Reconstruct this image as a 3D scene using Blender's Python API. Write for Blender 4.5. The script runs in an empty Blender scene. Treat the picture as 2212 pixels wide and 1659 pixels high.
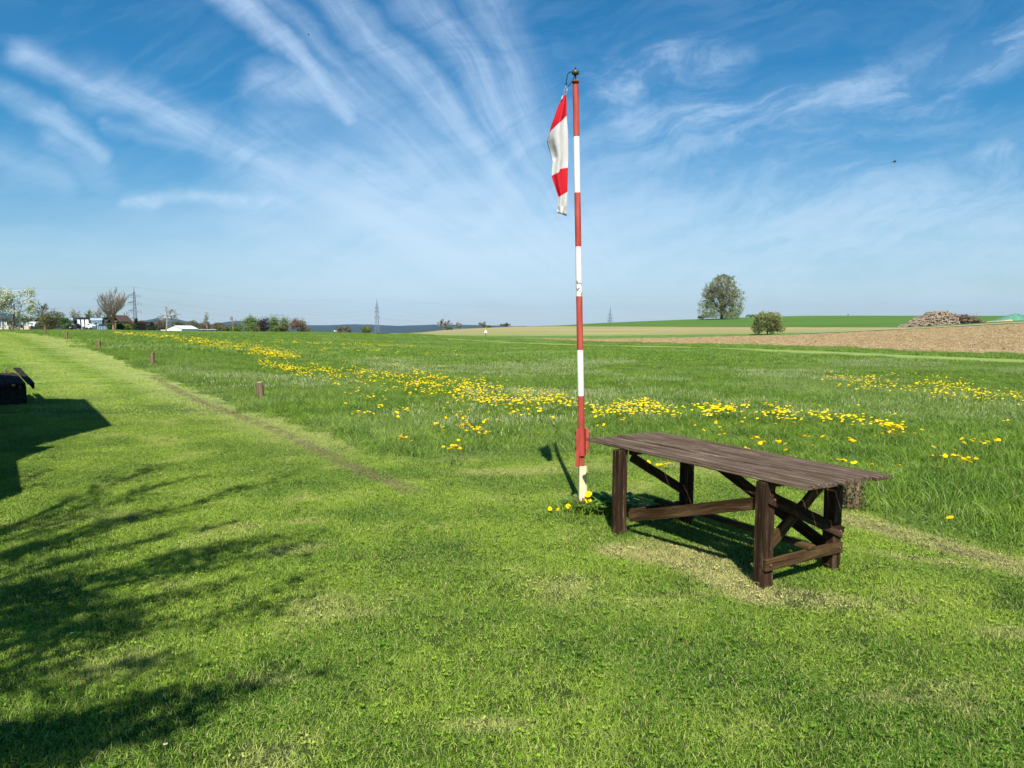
import bpy, math, random
import numpy as np
from mathutils import Vector, Matrix, noise as mnoise
R = math.radians
scene = bpy.context.scene
col = scene.collection

# ------------------------------------------------------------------ camera
F, CX, CY, YH, HC = 1520.0, 1106.0, 829.5, 710.0, 1.72      # pixel units of a 2212 px wide photograph
TH = math.atan((CY - YH) / F)
cd = bpy.data.cameras.new('camera'); cam = bpy.data.objects.new('camera', cd); col.objects.link(cam)
cam.location = (0, 0, HC); cam.rotation_euler = (R(90) - TH, 0, 0)
cd.sensor_width = 36; cd.lens = 36 * F / 2212; cd.clip_start = .05; cd.clip_end = 30000
scene.camera = cam

# ------------------------------------------------------------------ light
SUN_EL = 48
sd = bpy.data.lights.new('sun', 'SUN'); sun = bpy.data.objects.new('sun', sd); col.objects.link(sun)
sd.energy = 5.0; sd.angle = R(.53); sd.color = (1, .95, .87)
sun.rotation_euler = (R(90 - SUN_EL), 0, R(-.6)); sun.location = (0, -20, 30)
scene.view_settings.view_transform = 'Standard'
scene.view_settings.look = 'None'
scene.view_settings.exposure = 0.62
scene.view_settings.gamma = 1
world = bpy.data.worlds.new('World'); scene.world = world; world.use_nodes = True

# ------------------------------------------------------------------ node helpers
class NT:
    def __init__(s, tree): s.t = tree; s.n = tree.nodes; s.l = tree.links
    def node(s, ty, **kw):
        n = s.n.new(ty)
        for k, v in kw.items(): setattr(n, k, v)
        return n
    def put(s, sock, v):
        if isinstance(v, V): s.l.new(v.s, sock)
        elif hasattr(v, 'is_output'): s.l.new(v, sock)
        elif isinstance(v, (tuple, list)):
            sock.default_value = tuple(v) + (1,) if (sock.type == 'RGBA' and len(v) == 3) else tuple(v)
        else: sock.default_value = v
    def m(s, op, *a, clamp=False):
        n = s.node('ShaderNodeMath', operation=op); n.use_clamp = clamp
        for i, v in enumerate(a): s.put(n.inputs[i], v)
        return V(s, n.outputs[0])
    def ss(s, x, a, b, lo=0, hi=1):                       # smoothstep a..b -> lo..hi
        n = s.node('ShaderNodeMapRange', interpolation_type='SMOOTHSTEP')
        for i, v in enumerate((x, a, b, lo, hi)): s.put(n.inputs[i], v)
        return V(s, n.outputs[0])
    def mix(s, f, a, b, mode='MIX'):
        n = s.node('ShaderNodeMix', data_type='RGBA', blend_type=mode, clamp_factor=True)
        s.put(n.inputs[0], f); s.put(n.inputs[6], a); s.put(n.inputs[7], b)
        return V(s, n.outputs[2])
    def noise(s, vec, scale, detail=3, rough=.5, dist=0, out=0):
        n = s.node('ShaderNodeTexNoise'); 
        if vec is not None: s.put(n.inputs['Vector'], vec)
        s.put(n.inputs['Scale'], scale); s.put(n.inputs['Detail'], detail); s.put(n.inputs['Roughness'], rough); s.put(n.inputs['Distortion'], dist)
        return V(s, n.outputs[out])
    def xyz(s, x, y, z):
        n = s.node('ShaderNodeCombineXYZ')
        for i, v in enumerate((x, y, z)): s.put(n.inputs[i], v)
        return V(s, n.outputs[0])
    def sep(s, v):
        n = s.node('ShaderNodeSeparateXYZ'); s.put(n.inputs[0], v)
        return [V(s, o) for o in n.outputs]
    def mapping(s, v, scale=(1, 1, 1), rot=(0, 0, 0), loc=(0, 0, 0)):
        n = s.node('ShaderNodeMapping'); s.put(n.inputs[0], v)
        n.inputs['Scale'].default_value = scale; n.inputs['Rotation'].default_value = rot; n.inputs['Location'].default_value = loc
        return V(s, n.outputs[0])
class V:
    def __init__(s, T, sock): s.T = T; s.s = sock
    def __add__(s, o): return s.T.m('ADD', s, o)
    __radd__ = __add__
    def __sub__(s, o): return s.T.m('SUBTRACT', s, o)
    def __rsub__(s, o): return s.T.m('SUBTRACT', o, s)
    def __mul__(s, o): return s.T.m('MULTIPLY', s, o)
    __rmul__ = __mul__
    def __truediv__(s, o): return s.T.m('DIVIDE', s, o)
    def abs(s): return s.T.m('ABSOLUTE', s)
    def clamp(s): return s.T.m('ADD', s, 0, clamp=True)

# ------------------------------------------------------------------ sky with cirrus
def SK(px, py):                                            # direction as (x/y, z/y)
    u, v = px - CX, py - CY
    dy = F * math.cos(TH) - v * math.sin(TH); dz = -F * math.sin(TH) - v * math.cos(TH)
    return u / dy, dz / dy
def build_sky():
    T = NT(world.node_tree); T.n.clear()
    out = T.node('ShaderNodeOutputWorld'); bg = T.node('ShaderNodeBackground')
    T.l.new(bg.outputs[0], out.inputs[0])
    sky = T.node('ShaderNodeTexSky', sky_type='NISHITA'); sky.sun_disc = False
    sky.sun_elevation = R(SUN_EL); sky.sun_rotation = R(180); sky.altitude = 200
    sky.air_density = 1.15; sky.dust_density = .25; sky.ozone_density = 4.0
    hs = T.node('ShaderNodeHueSaturation'); T.l.new(sky.outputs[0], hs.inputs['Color'])
    hs.inputs['Saturation'].default_value = 1.42; hs.inputs['Value'].default_value = .71; hs.inputs['Hue'].default_value = .49
    tc = T.node('ShaderNodeTexCoord')
    x, y, z = T.sep(V(T, tc.outputs['Generated']))
    ya = T.m('MAXIMUM', y.abs(), .05)
    gx, gz = x / ya, z / ya
    base = T.mix(1.0, V(T, hs.outputs[0]), T.mix(T.ss(z, .0, .30), (.62, .74, .85), (.60, .92, 1.0)), 'MULTIPLY')
    # soft warp of the sky coordinates
    g = T.xyz(gx, gz, 0)
    w1 = T.noise(g, 3.0, 3, .5, 0, 1); wx, wz, _ = T.sep(w1)
    w2 = T.noise(g, 14.0, 3, .6, 0, 1); vx, vz, _ = T.sep(w2)
    px = gx + (wx - .5) * .10 + (vx - .5) * .03
    pz = gz + (wz - .5) * .08 + (vz - .5) * .03
    fx = gx + (wx - .5) * .09 + (vx - .5) * .010; fz = gz + (wz - .5) * .07 + (vz - .5) * .010
    # fan: fibres along rays from a point low on the horizon
    ax, az = SK(1380, 760)
    dx, dz = fx - ax, fz - az
    ang = T.m('ARCTAN2', dz, dx); rad = T.m('SQRT', dx * dx + dz * dz)
    fib = T.noise(T.xyz(ang * 10, rad * 2.0, 0), 1.0, 6, .60, .35)
    fib2 = T.noise(T.xyz(ang * 60, rad * 7, 3), 1.0, 5, .62, .5)
    fan = T.ss(fib * .74 + fib2 * .26, .34, .66)
    # loose wisps running to the upper right
    q = T.xyz(px * .95 + pz * .3, pz * .95 - px * .3, 5)
    wsp = T.noise(T.mapping(q, (4.5, 15, 1)), 1.0, 7, .66, .9)
    wis = T.ss(wsp, .40, .68)
    fine = T.noise(T.mapping(q, (30, 60, 1)), 1.0, 5, .7, .6)
    def band(pts, w, s, soft=1.0):
        tot = None
        for i in range(len(pts) - 1):
            (x0, y0), (x1, y1) = SK(*pts[i]), SK(*pts[i + 1])
            L = math.hypot(x1 - x0, y1 - y0); ux, uy = (x1 - x0) / L, (y1 - y0) / L
            a, b = px - x0, pz - y0
            t = a * ux + b * uy
            tt = T.m('MINIMUM', T.m('MAXIMUM', t, 0), L)
            ex, ey = a - tt * ux, b - tt * uy
            d = T.m('SQRT', ex * ex + ey * ey)
            v = T.ss(d, 0, w / F, s, 0)
            tot = v if tot is None else T.m('MAXIMUM', tot, v)
        return tot
    fanB = [([(60, 120), (430, 270), (700, 400), (1000, 560)], 52, 1.0), ([(180, 170), (520, 310), (800, 420)], 75, .8), ([(600, 370), (860, 470), (1150, 560)], 190, .85),
            ([(430, -20), (620, 110), (760, 260)], 42, 1.1), ([(500, -20), (640, 60), (740, 160)], 40, .55), ([(700, -30), (860, 150), (1050, 330), (1160, 450)], 62, 1.0),
            ([(880, -20), (1010, 150), (1120, 330)], 75, .95), ([(1040, -30), (1110, 150), (1150, 340)], 90, .75), ([(760, 210), (900, 350), (1050, 480)], 120, .6),
            ([(560, 190), (760, 210)], 70, .75),
            ([(0, 200), (130, 260), (230, 330)], 42, .85), ([(230, 260), (470, 320), (740, 400)], 26, .6), ([(110, 300), (230, 370)], 60, .5), ([(0, 330), (140, 400)], 60, .5)]
    wisB = [([(1340, 190), (1450, 140), (1560, 150)], 90, .95), ([(1360, 270), (1560, 250), (1900, 200), (2230, 80)], 80, .95), ([(1900, 220), (2060, 230)], 60, .7),
            ([(1290, 330), (1500, 290), (1720, 310)], 110, .6), ([(280, 432), (430, 415), (650, 428)], 26, 1.1), ([(2060, 340), (2180, 315)], 26, .6), ([(1230, 520), (1330, 560)], 60, .5),
            ([(1180, 420), (1600, 500), (2200, 470)], 130, .35), ([(2000, 520), (2230, 420)], 80, .4)]
    Df = None
    for p, w, s in fanB:
        v = band(p, w, s); Df = v if Df is None else T.m('MAXIMUM', Df, v)
    Dw = None
    for p, w, s in wisB:
        v = band(p, w, s); Dw = v if Dw is None else T.m('MAXIMUM', Dw, v)
    # broad pale sheet low in the middle and all along the horizon
    cx0, cz0 = SK(1000, 560)
    ex, ez = (px - cx0) / .50, (pz - cz0) / .26
    sheet = T.ss(T.m('SQRT', ex * ex + ez * ez), 0, 1.0, .95, 0) * T.ss(fib * .5 + wsp * .5, .32, .60, .50, 1)
    cx1, cz1 = SK(1900, 520); ex, ez = (px - cx1) / .62, (pz - cz1) / .22
    sheet = 1 - (1 - sheet) * (1 - T.ss(T.m('SQRT', ex * ex + ez * ez), 0, 1.0, .62, 0) * T.ss(wsp * .7 + fine * .3, .36, .60, .30, 1))
    low = T.ss(gz, .0, .28, .80, 0) * T.ss(T.noise(T.mapping(T.xyz(px, pz, 2), (3, 22, 1)), 1, 4, .55, .3), .3, .7, .65, 1)
    a1 = Df * (fan * .60 + .40) * .70 * T.ss(wsp, .25, .60, .62, 1.12)
    a2 = Dw * (wis * .8 + .2) * (T.ss(fine, .3, .7, .75, 1.1)) * .66
    veil = wis * .10 + .02
    al = 1 - (1 - a1.clamp()) * (1 - a2.clamp()) * (1 - sheet) * (1 - low) * (1 - veil)
    al = al * T.ss(z, -.02, .0)
    cloud = T.mix(T.ss(gz, .02, .45), (4.7, 5.9, 6.9), (4.3, 5.5, 7.2))
    fin = T.mix((al * .82).clamp(), base, cloud)
    T.put(bg.inputs[0], fin); bg.inputs[1].default_value = .10
build_sky()
scene.cycles.max_bounces = 6; scene.cycles.diffuse_bounces = 3; scene.cycles.transmission_bounces = 4; scene.cycles.transparent_max_bounces = 4

# ------------------------------------------------------------------ geometry helpers
def G(px, py, z=0.0):                                      # photo position -> point on the horizontal plane z
    u, v = px - CX, py - CY
    d = Vector((u, F * math.cos(TH) - v * math.sin(TH), -F * math.sin(TH) - v * math.cos(TH)))
    return Vector((0, 0, HC)) + d * ((z - HC) / d.z)
def AT(px, py, Y):                                         # photo position at distance Y
    u, v = px - CX, py - CY
    d = Vector((u, F * math.cos(TH) - v * math.sin(TH), -F * math.sin(TH) - v * math.cos(TH)))
    return Vector((0, 0, HC)) + d * (Y / d.y)
def tag(o, label=None, cat=None, group=None, kind=None):
    if label: o['label'] = label
    if cat: o['category'] = cat
    if group: o['group'] = group
    if kind: o['kind'] = kind
    return o
def empty(name, loc, label=None, cat=None, group=None, rz=0):
    o = bpy.data.objects.new(name, None); col.objects.link(o); o.location = loc; o.rotation_euler = (0, 0, rz); o.empty_display_size = .2
    return tag(o, label, cat, group)
class MB:
    def __init__(s): s.v = []; s.f = []; s.mi = []; s.cur = 0; s.at = []; s.a = 0.0
    def add(s, vs, fs):
        b = len(s.v); s.v.extend(vs); s.at.extend([s.a] * len(vs))
        for f in fs: s.f.append(tuple(i + b for i in f)); s.mi.append(s.cur)
    def box(s, c, sz, M=None):
        c = Vector(c); hx, hy, hz = sz[0] / 2, sz[1] / 2, sz[2] / 2
        vs = []
        for z in (-hz, hz):
            for x, y in ((-hx, -hy), (hx, -hy), (hx, hy), (-hx, hy)):
                p = Vector((x, y, z)); p = M @ p if M is not None else p
                vs.append(tuple(c + p))
        s.add(vs, [(3, 2, 1, 0), (4, 5, 6, 7), (0, 1, 5, 4), (1, 2, 6, 5), (2, 3, 7, 6), (3, 0, 4, 7)])
    def tube(s, pts, rad, n=6, cap=True):
        pts = [Vector(p) for p in pts]; k = len(pts)
        if isinstance(rad, (int, float)): rad = [rad] * k
        vs = []; ref = None
        for i, p in enumerate(pts):
            d = (pts[min(i + 1, k - 1)] - pts[max(i - 1, 0)])
            d = d.normalized() if d.length > 1e-9 else Vector((0, 0, 1))
            if ref is None: ref = Vector((1, 0, 0)) if abs(d.x) < .8 else Vector((0, 1, 0))
            a = d.cross(ref).normalized(); b = d.cross(a).normalized(); ref = -b if False else b.cross(d) * -1 if False else ref
            for j in range(n):
                t = 2 * math.pi * j / n
                vs.append(tuple(p + (a * math.cos(t) + b * math.sin(t)) * rad[i]))
        fs = []
        for i in range(k - 1):
            for j in range(n):
                q = (j + 1) % n
                fs.append((i * n + j, i * n + q, (i + 1) * n + q, (i + 1) * n + j))
        if cap and n > 2: fs += [tuple(range(n))[::-1], tuple(range((k - 1) * n, k * n))]
        s.add(vs, fs)
    def leaf(s, p, size, rng, up=.3, w=.55):
        d = Vector((rng.gauss(0, 1), rng.gauss(0, 1), rng.gauss(up, .7))).normalized()
        a = d.cross(Vector((rng.gauss(0, 1), rng.gauss(0, 1), rng.gauss(0, 1)))).normalized()
        p = Vector(p); L = size; q = a * (size * w * .5)
        s.add([tuple(p), tuple(p + d * L * .5 + q), tuple(p + d * L), tuple(p + d * L * .5 - q)], [(0, 1, 2, 3)])
    def build(s, name, mats, parent=None, loc=None, smooth=False, attr=None):
        me = bpy.data.meshes.new(name)
        if loc is not None:
            L = Vector(loc); vs = [(v[0] - L.x, v[1] - L.y, v[2] - L.z) for v in s.v]
        else: vs = s.v
        me.from_pydata(vs, [], s.f)
        for m in (mats if isinstance(mats, (list, tuple)) else [mats]): me.materials.append(m)
        me.polygons.foreach_set('material_index', s.mi)
        if smooth: me.polygons.foreach_set('use_smooth', [True] * len(s.f))
        if attr:
            a = me.attributes.new(attr, 'FLOAT', 'POINT'); a.data.foreach_set('value', s.at)
        me.update()
        o = bpy.data.objects.new(name, me); col.objects.link(o)
        if parent is not None: o.parent = parent
        elif loc is not None: o.location = loc
        return o
def bevel(o, w=.004, seg=2):
    m = o.modifiers.new('bevel', 'BEVEL'); m.width = w; m.segments = seg; m.limit_method = 'ANGLE'; return o
def lerp(a, b, t): return a + (b - a) * t

# ------------------------------------------------------------------ plain materials
def mat(name, rgb, rough=.7, var=.25, scale=6, metal=0, bump=0, rgb2=None, coord='Object', spec=.3, trans=0, scl=(1, 1, 1), detail=5, th=(.35, .65)):
    m = bpy.data.materials.new(name); m.use_nodes = True; T = NT(m.node_tree); T.n.clear()
    out = T.node('ShaderNodeOutputMaterial'); b = T.node('ShaderNodeBsdfPrincipled')
    tc = T.node('ShaderNodeTexCoord'); v = T.mapping(V(T, tc.outputs[coord]), scl)
    n = T.noise(v, scale, detail, .6)
    c2 = rgb2 if rgb2 else tuple(c * (1 - var) for c in rgb)
    c1 = rgb if rgb2 else tuple(min(1, c * (1 + var)) for c in rgb)
    T.put(b.inputs['Base Color'], T.mix(T.ss(n, th[0], th[1]), c2, c1))
    b.inputs['Roughness'].default_value = rough; b.inputs['Metallic'].default_value = metal
    b.inputs['Specular IOR Level'].default_value = spec
    if bump:
        bp = T.node('ShaderNodeBump'); bp.inputs['Strength'].default_value = bump; T.put(bp.inputs['Height'], n); T.l.new(bp.outputs[0], b.inputs['Normal'])
    sh = b.outputs[0]
    if trans:
        tr = T.node('ShaderNodeBsdfTranslucent'); T.put(tr.inputs[0], T.mix(T.ss(n, th[0], th[1]), c2, c1))
        mx = T.node('ShaderNodeMixShader'); mx.inputs[0].default_value = trans; T.l.new(sh, mx.inputs[1]); T.l.new(tr.outputs[0], mx.inputs[2]); sh = mx.outputs[0]
    T.l.new(sh, out.inputs[0]); return m
def leafmat(name, c1, c2, trans=.35, scale=1.2):
    return mat(name, c1, .6, rgb2=c2, scale=scale, trans=trans, spec=.2, detail=3)
BARK = mat('bark', (.10, .075, .05), .9, .35, 12, bump=.4)
BARKG = mat('grey_bark', (.17, .15, .12), .9, .3, 8)

# ------------------------------------------------------------------ terrain
def zY(py, Y): return HC - (py - YH) / F * Y
# columns: t = x / y of the sight line ; (distance, height) profile
PROF = [
 (-1.6, [(6, 0), (20, .5), (35, 1.0), (50, 1.4), (75, 1.5), (120, .9), (300, -3)]),
 (-.728, [(6, 0), (10, .04), (16, .2), (25, .6), (35, 1.02), (45, 1.33), (55, 1.48), (80, 1.5), (120, 1.1), (300, -3)]),
 (-.655, [(6, 0), (16, .18), (24, .5), (40, 1.15), (48.8, 1.38), (60, 1.46), (80, 1.45), (120, 1.0), (300, -3)]),
 (-.58, [(7, 0), (16, .16), (24, .45), (32.4, .72), (50, 1.2), (75, zY(714, 75)), (120, 1.0), (300, -3)]),
 (-.5, [(8, 0), (16, .14), (24, .42), (40, .85), (60, 1.2), (80, zY(716, 80)), (130, .9), (300, -3)]),
 (-.353, [(9, 0), (16, .11), (30, .3), (60, .72), (95, zY(718, 95)), (150, .7), (300, -3)]),
 (-.267, [(11, 0), (30, .12), (60, .5), (110, zY(718, 110)), (160, .7), (300, -3)]),
 (-.162, [(15, 0), (40, .08), (80, .3), (150, zY(718.5, 150)), (200, .4), (400, -4)]),
 (-.103, [(20, 0), (80, .02), (115, .15), (135, .3), (260, zY(712, 260)), (320, .8), (500, -4)]),
 (0, [(20, 0), (90, 0), (125, .0), (260, zY(705, 260)), (330, 1.6), (600, -5)]),
 (.111, [(20, 0), (94, 0), (125, -.2), (220, zY(705, 220)), (330, zY(698, 330)), (420, 4), (700, -4)]),
 (.259, [(20, 0), (79, 0), (125, zY(729.4, 125)), (200, zY(707, 200)), (330, zY(689, 330)), (420, 6), (700, 0)]),
 (.406, [(20, 0), (67, 0), (125, zY(723.5, 125)), (185, zY(708, 185)), (330, zY(681, 330)), (420, 7.7), (700, 0)]),
 (.578, [(20, 0), (52, 0), (128, zY(711, 128)), (150, zY(704.5, 150)), (330, zY(681.5, 330)), (420, 7.6), (700, 0)]),
 (.728, [(20, 0), (47.5, 0), (130, zY(698, 130)), (137, zY(693, 137)), (330, zY(682, 330)), (420, 7.6), (700, 0)]),
 (1.6, [(20, 0), (40, .1), (130, 4.6), (330, 9), (700, 2)]),
]
FARZ = -30.0
_PT = np.array([p[0] for p in PROF])
def prof(i, Y):
    pr = PROF[i][1]
    xs = [0.0] + [p[0] for p in pr] + [1400.0, 30000.0]; zs = [0.0] + [p[1] for p in pr] + [FARZ, FARZ]
    return float(np.interp(Y, xs, zs))
def _H(X, Y):
    if Y < 4: return 0.0
    t = min(max(X / Y, -1.59), 1.59)
    i = int(np.searchsorted(_PT, t)) - 1; i = max(0, min(i, len(PROF) - 2))
    k = (t - _PT[i]) / (_PT[i + 1] - _PT[i])
    return lerp(prof(i, Y), prof(i + 1, Y), k)
def H(X, Y):
    w = .06 * max(Y, 5)
    z = (_H(X, Y) * 2 + _H(X - w, Y) + _H(X + w, Y) + _H(X, Y * .94) + _H(X, Y * 1.06)) / 6
    if Y > 6: z += mnoise.noise(Vector((X * .12, Y * .12, 0))) * .03 * min(1, (Y - 6) / 10)
    return z
# field boundaries as distance over sight line t
BT = [-1.6, -.728, -.655, -.58, -.5, -.353, -.267, -.162, -.103, 0, .111, .259, .406, .578, .728, 1.6]
BA = [110, 110, 110, 110, 115, 125, 130, 132, 105, 80, 68.8, 61, 48.4, 39, 33.5, 18]
BB = [110, 110, 110, 110, 115, 125, 130, 137, 115, 90, 74.7, 66, 55.6, 44.5, 39, 22]
BC = [110, 110, 110, 110, 115, 125, 130, 152, 135, 124, 94, 79, 67.5, 51.8, 47.5, 29]
BD = [110, 110, 110, 110, 115, 125, 130, 152, 135, 125, 125, 125, 125, 128, 130, 130]
BD2 = [110, 110, 110, 110, 115, 125, 130, 153, 142, 143, 143, 141, 139, 132.5, 131.5, 131.5]
BD3 = [110, 110, 110, 110, 115, 125, 130, 155, 190, 190, 178, 166, 156, 133.5, 132.5, 132.5]
BE = [110, 110, 110, 110, 115, 125, 130, 160, 262, 262, 220, 200, 185, 137, 138, 140]
BF = [110, 110, 110, 110, 115, 125, 130, 160, 262, 268, 360, 400, 420, 420, 420, 420]
LX = [(-90, 95), (-50, 64), (-41, 57), (-36, 52), (-29.7, 45.6), (-25.3, 41), (-19.7, 33), (-12.2, 23)] + [tuple(G(*p)[:2]) for p in
      ((450, 856, .1), (542, 893, .05), (640, 920, .02), (724, 948), (786, 965), (832, 986), (879, 1002), (934, 1004), (988, 991), (1066, 982), (1250, 984), (1500, 992), (1700, 1045), (1871, 1097), (1996, 1128), (2212, 1183))] + [(6.3, 3.3), (9.5, 0), (13, -5), (18, -13.2)]
_ls = [p[0] / (p[1] + 15) for p in LX]; _ly = [p[1] for p in LX]
def edgeY(s): return float(np.interp(s, _ls, _ly))
def bY(B, s):
    Y = 80.0
    for _ in range(30): Y = .5 * Y + .5 * float(np.interp(s * (Y + 15) / Y, BT, B))
    return Y
def s_of(X, Y): return X / (Y + 15)
def is_lawn(X, Y): return Y < edgeY(s_of(X, Y))
SC = [i / 110 * 1.45 for i in range(-110, 111)]
def band_mesh(name, f0, f1, nv, material, s0=-9, s1=9, power=1.0):
    ss = [s for s in SC if s0 <= s <= s1]; ss2 = []
    for a, b in zip(ss[:-1], ss[1:]): ss2 += [a] + ([(a + b) / 2] if abs(a) < .75 else [])
    ss = ss2 + [ss[-1]]
    vs = []; fs = []
    for s in ss:
        a, b = f0(s), f1(s)
        for j in range(nv + 1):
            Y = a + (b - a) * (j / nv) ** power
            vs.append((s * (Y + 15), Y, H(s * (Y + 15), Y)))
    k = nv + 1
    for i in range(len(ss) - 1):
        for j in range(nv): fs.append((i * k + j, (i + 1) * k + j, (i + 1) * k + j + 1, i * k + j + 1))
    mb = MB(); mb.add(vs, fs); o = mb.build(name, material, smooth=True)
    return tag(o, kind='structure')

# tone of the short lawn: shared by the soil and the blades
TRK = [G(330, 822, .2), G(431, 869, .1), G(599, 936), G(719, 989), G(805, 1027), G(890, 1062)]
TRK2 = [G(1780, 1110), G(1950, 1160), G(2080, 1195), G(2212, 1225)]
def lawn_tone(T):
    """returns (rgb socket, dirt mask)"""
    ge = T.node('ShaderNodeNewGeometry'); P = V(T, ge.outputs['Position']); x, y, z = T.sep(P)
    p2 = T.xyz(x, y, 0)
    n1 = T.noise(p2, .55, 4, .55, .3); n2 = T.noise(p2, 2.6, 4, .6, .2); n3 = T.noise(T.mapping(p2, loc=(31, 7, 0)), 1.1, 3, .55)
    n4 = T.noise(T.mapping(p2, loc=(3, 17, 0)), 7.0, 3, .6)
    wob = (n2 - .5) * .5 + (n4 - .5) * .25
    def ell(px, py, rx, ry, rot=0, s=1.0, soft=.6):
        c = G(px, py)
        a = (x - c.x) * math.cos(rot) + (y - c.y) * math.sin(rot); b = (y - c.y) * math.cos(rot) - (x - c.x) * math.sin(rot)
        a = a / rx; b = b / ry
        return T.ss(T.m('SQRT', a * a + b * b) + wob * 1.4, 1 - soft, 1 + soft * .5, s, 0)
    def seg(pts, w, s=1.0):
        tot = None
        for p, q in zip(pts[:-1], pts[1:]):
            L = math.hypot(q.x - p.x, q.y - p.y); ux, uy = (q.x - p.x) / L, (q.y - p.y) / L
            a, b = x - p.x, y - p.y
            t = T.m('MINIMUM', T.m('MAXIMUM', a * ux + b * uy, 0), L)
            ex, ey = a - t * ux, b - t * uy
            v = T.ss(T.m('SQRT', ex * ex + ey * ey) + wob * w * 1.6, w * .3, w, s, 0)
            tot = v if tot is None else T.m('MAXIMUM', tot, v)
        return tot
    dry = None
    for e in [(1500, 1200, .42, .16, -.75, 1.0), (1560, 1235, .35, .13, -.7, .9), (1800, 1300, .3, .14, -.2, .7), (1400, 1180, .25, .2, 0, .55), (1660, 1290, .2, .1, 0, .7), (640, 1190, .3, .16, .4, .4), (1540, 1010, .9, .25, -.35, .5), (1120, 1020, .9, .25, .1, .6), (660, 1130, .25, .1, .2, .5),
              (740, 1330, .3, .1, .2, .45), (1300, 1010, .5, .3, 0, .35), (2000, 1210, .5, .1, -.5, .6), (2190, 1370, .25, .12, 0, .5), (1930, 1510, .2, .06, 0, .4), (1060, 1570, .22, .07, 0, .5), (580, 1470, .2, .07, 0, .35)]:
        v = ell(*e); dry = v if dry is None else T.m('MAXIMUM', dry, v)
    dry = T.m('MAXIMUM', dry, T.ss(n3, .54, .74, 0, .6))
    dry = T.m('MAXIMUM', dry, seg([G(1345, 1190), G(1450, 1205), G(1560, 1245), G(1640, 1285)], .30, 1.0))
    dry = T.m('MAXIMUM', dry, seg([G(1700, 1290), G(1800, 1300)], .22, .7)); dry = T.m('MAXIMUM', dry, seg([G(1830, 1122), G(1990, 1165), G(2212, 1230)], .30, .8))
    # pale mown swaths running along the meadow edge
    A = Vector((-7.2, 16.4)); ux, uy = -.63, .777
    across = (x - A.x) * uy - (y - A.y) * ux           # distance from the edge line, positive to the right
    along = (x - A.x) * ux + (y - A.y) * uy
    swell = (n1 - .5) * .5
    st = T.m('SINE', (across + swell) * 2.2)
    stripe = T.ss(st, -.4, .9) * T.ss(y, 9, 20)
    light = (T.ss(across + swell * .4, -1.5, -.3) * T.ss(y, 8.5, 11) * T.ss(x, 1.0, -2.0)).clamp()
    darkg = T.mix(n2, (.070, .172, .015), (.12, .24, .020))
    midg = T.mix(n4, (.215, .355, .030), (.295, .43, .040))
    c = T.mix(T.ss(n1 * .6 + n3 * .4, .40, .60), darkg, midg)
    c = T.mix((stripe * .55).clamp(), c, (.44, .50, .13))
    c = T.mix((light * .8).clamp(), c, (.47, .51, .18))
    c = T.mix(T.ss(y, 5, 12, 0, .2), c, (.29, .42, .07))
    c = T.mix((dry * .85).clamp(), c, T.mix(n4, (.50, .46, .18), (.58, .51, .24)))
    dirt = T.m('MAXIMUM', seg(TRK, .20, .70) * T.ss(n2 * .5 + n4 * .5, .40, .52), seg(TRK2, .16, .6) * T.ss(n2, .4, .6))
    dirt = T.m('MAXIMUM', dirt, T.ss(n4 * .4 + n3 * .6, .66, .74, 0, .4))
    return c, dirt, x, y, z
def finish(T, m, colr, rough=.75, trans=0, bump=None, bstr=.3, spec=.15):
    out = T.node('ShaderNodeOutputMaterial'); b = T.node('ShaderNodeBsdfPrincipled')
    T.put(b.inputs['Base Color'], colr); b.inputs['Roughness'].default_value = rough; b.inputs['Specular IOR Level'].default_value = spec
    if bump is not None:
        bp = T.node('ShaderNodeBump'); bp.inputs['Strength'].default_value = bstr; bp.inputs['Distance'].default_value = .05
        T.put(bp.inputs['Height'], bump); T.l.new(bp.outputs[0], b.inputs['Normal'])
    sh = b.outputs[0]
    if trans:
        tr = T.node('ShaderNodeBsdfTranslucent'); T.put(tr.inputs[0], colr)
        mx = T.node('ShaderNodeMixShader'); mx.inputs[0].default_value = trans; T.l.new(sh, mx.inputs[1]); T.l.new(tr.outputs[0], mx.inputs[2]); sh = mx.outputs[0]
    T.l.new(sh, out.inputs[0])
def newmat(name):
    m = bpy.data.materials.new(name); m.use_nodes = True; T = NT(m.node_tree); T.n.clear(); return m, T
def attr(T, name, ty='GEOMETRY'):
    n = T.node('ShaderNodeAttribute', attribute_name=name, attribute_type=ty); return V(T, n.outputs['Fac'])
# lawn soil
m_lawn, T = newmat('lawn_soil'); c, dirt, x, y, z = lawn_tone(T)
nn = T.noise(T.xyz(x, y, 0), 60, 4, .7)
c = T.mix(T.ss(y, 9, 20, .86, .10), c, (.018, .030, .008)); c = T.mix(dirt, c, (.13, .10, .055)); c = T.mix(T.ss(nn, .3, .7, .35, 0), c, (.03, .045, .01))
finish(T, m_lawn, c, .95, bump=nn, bstr=.6)
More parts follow.
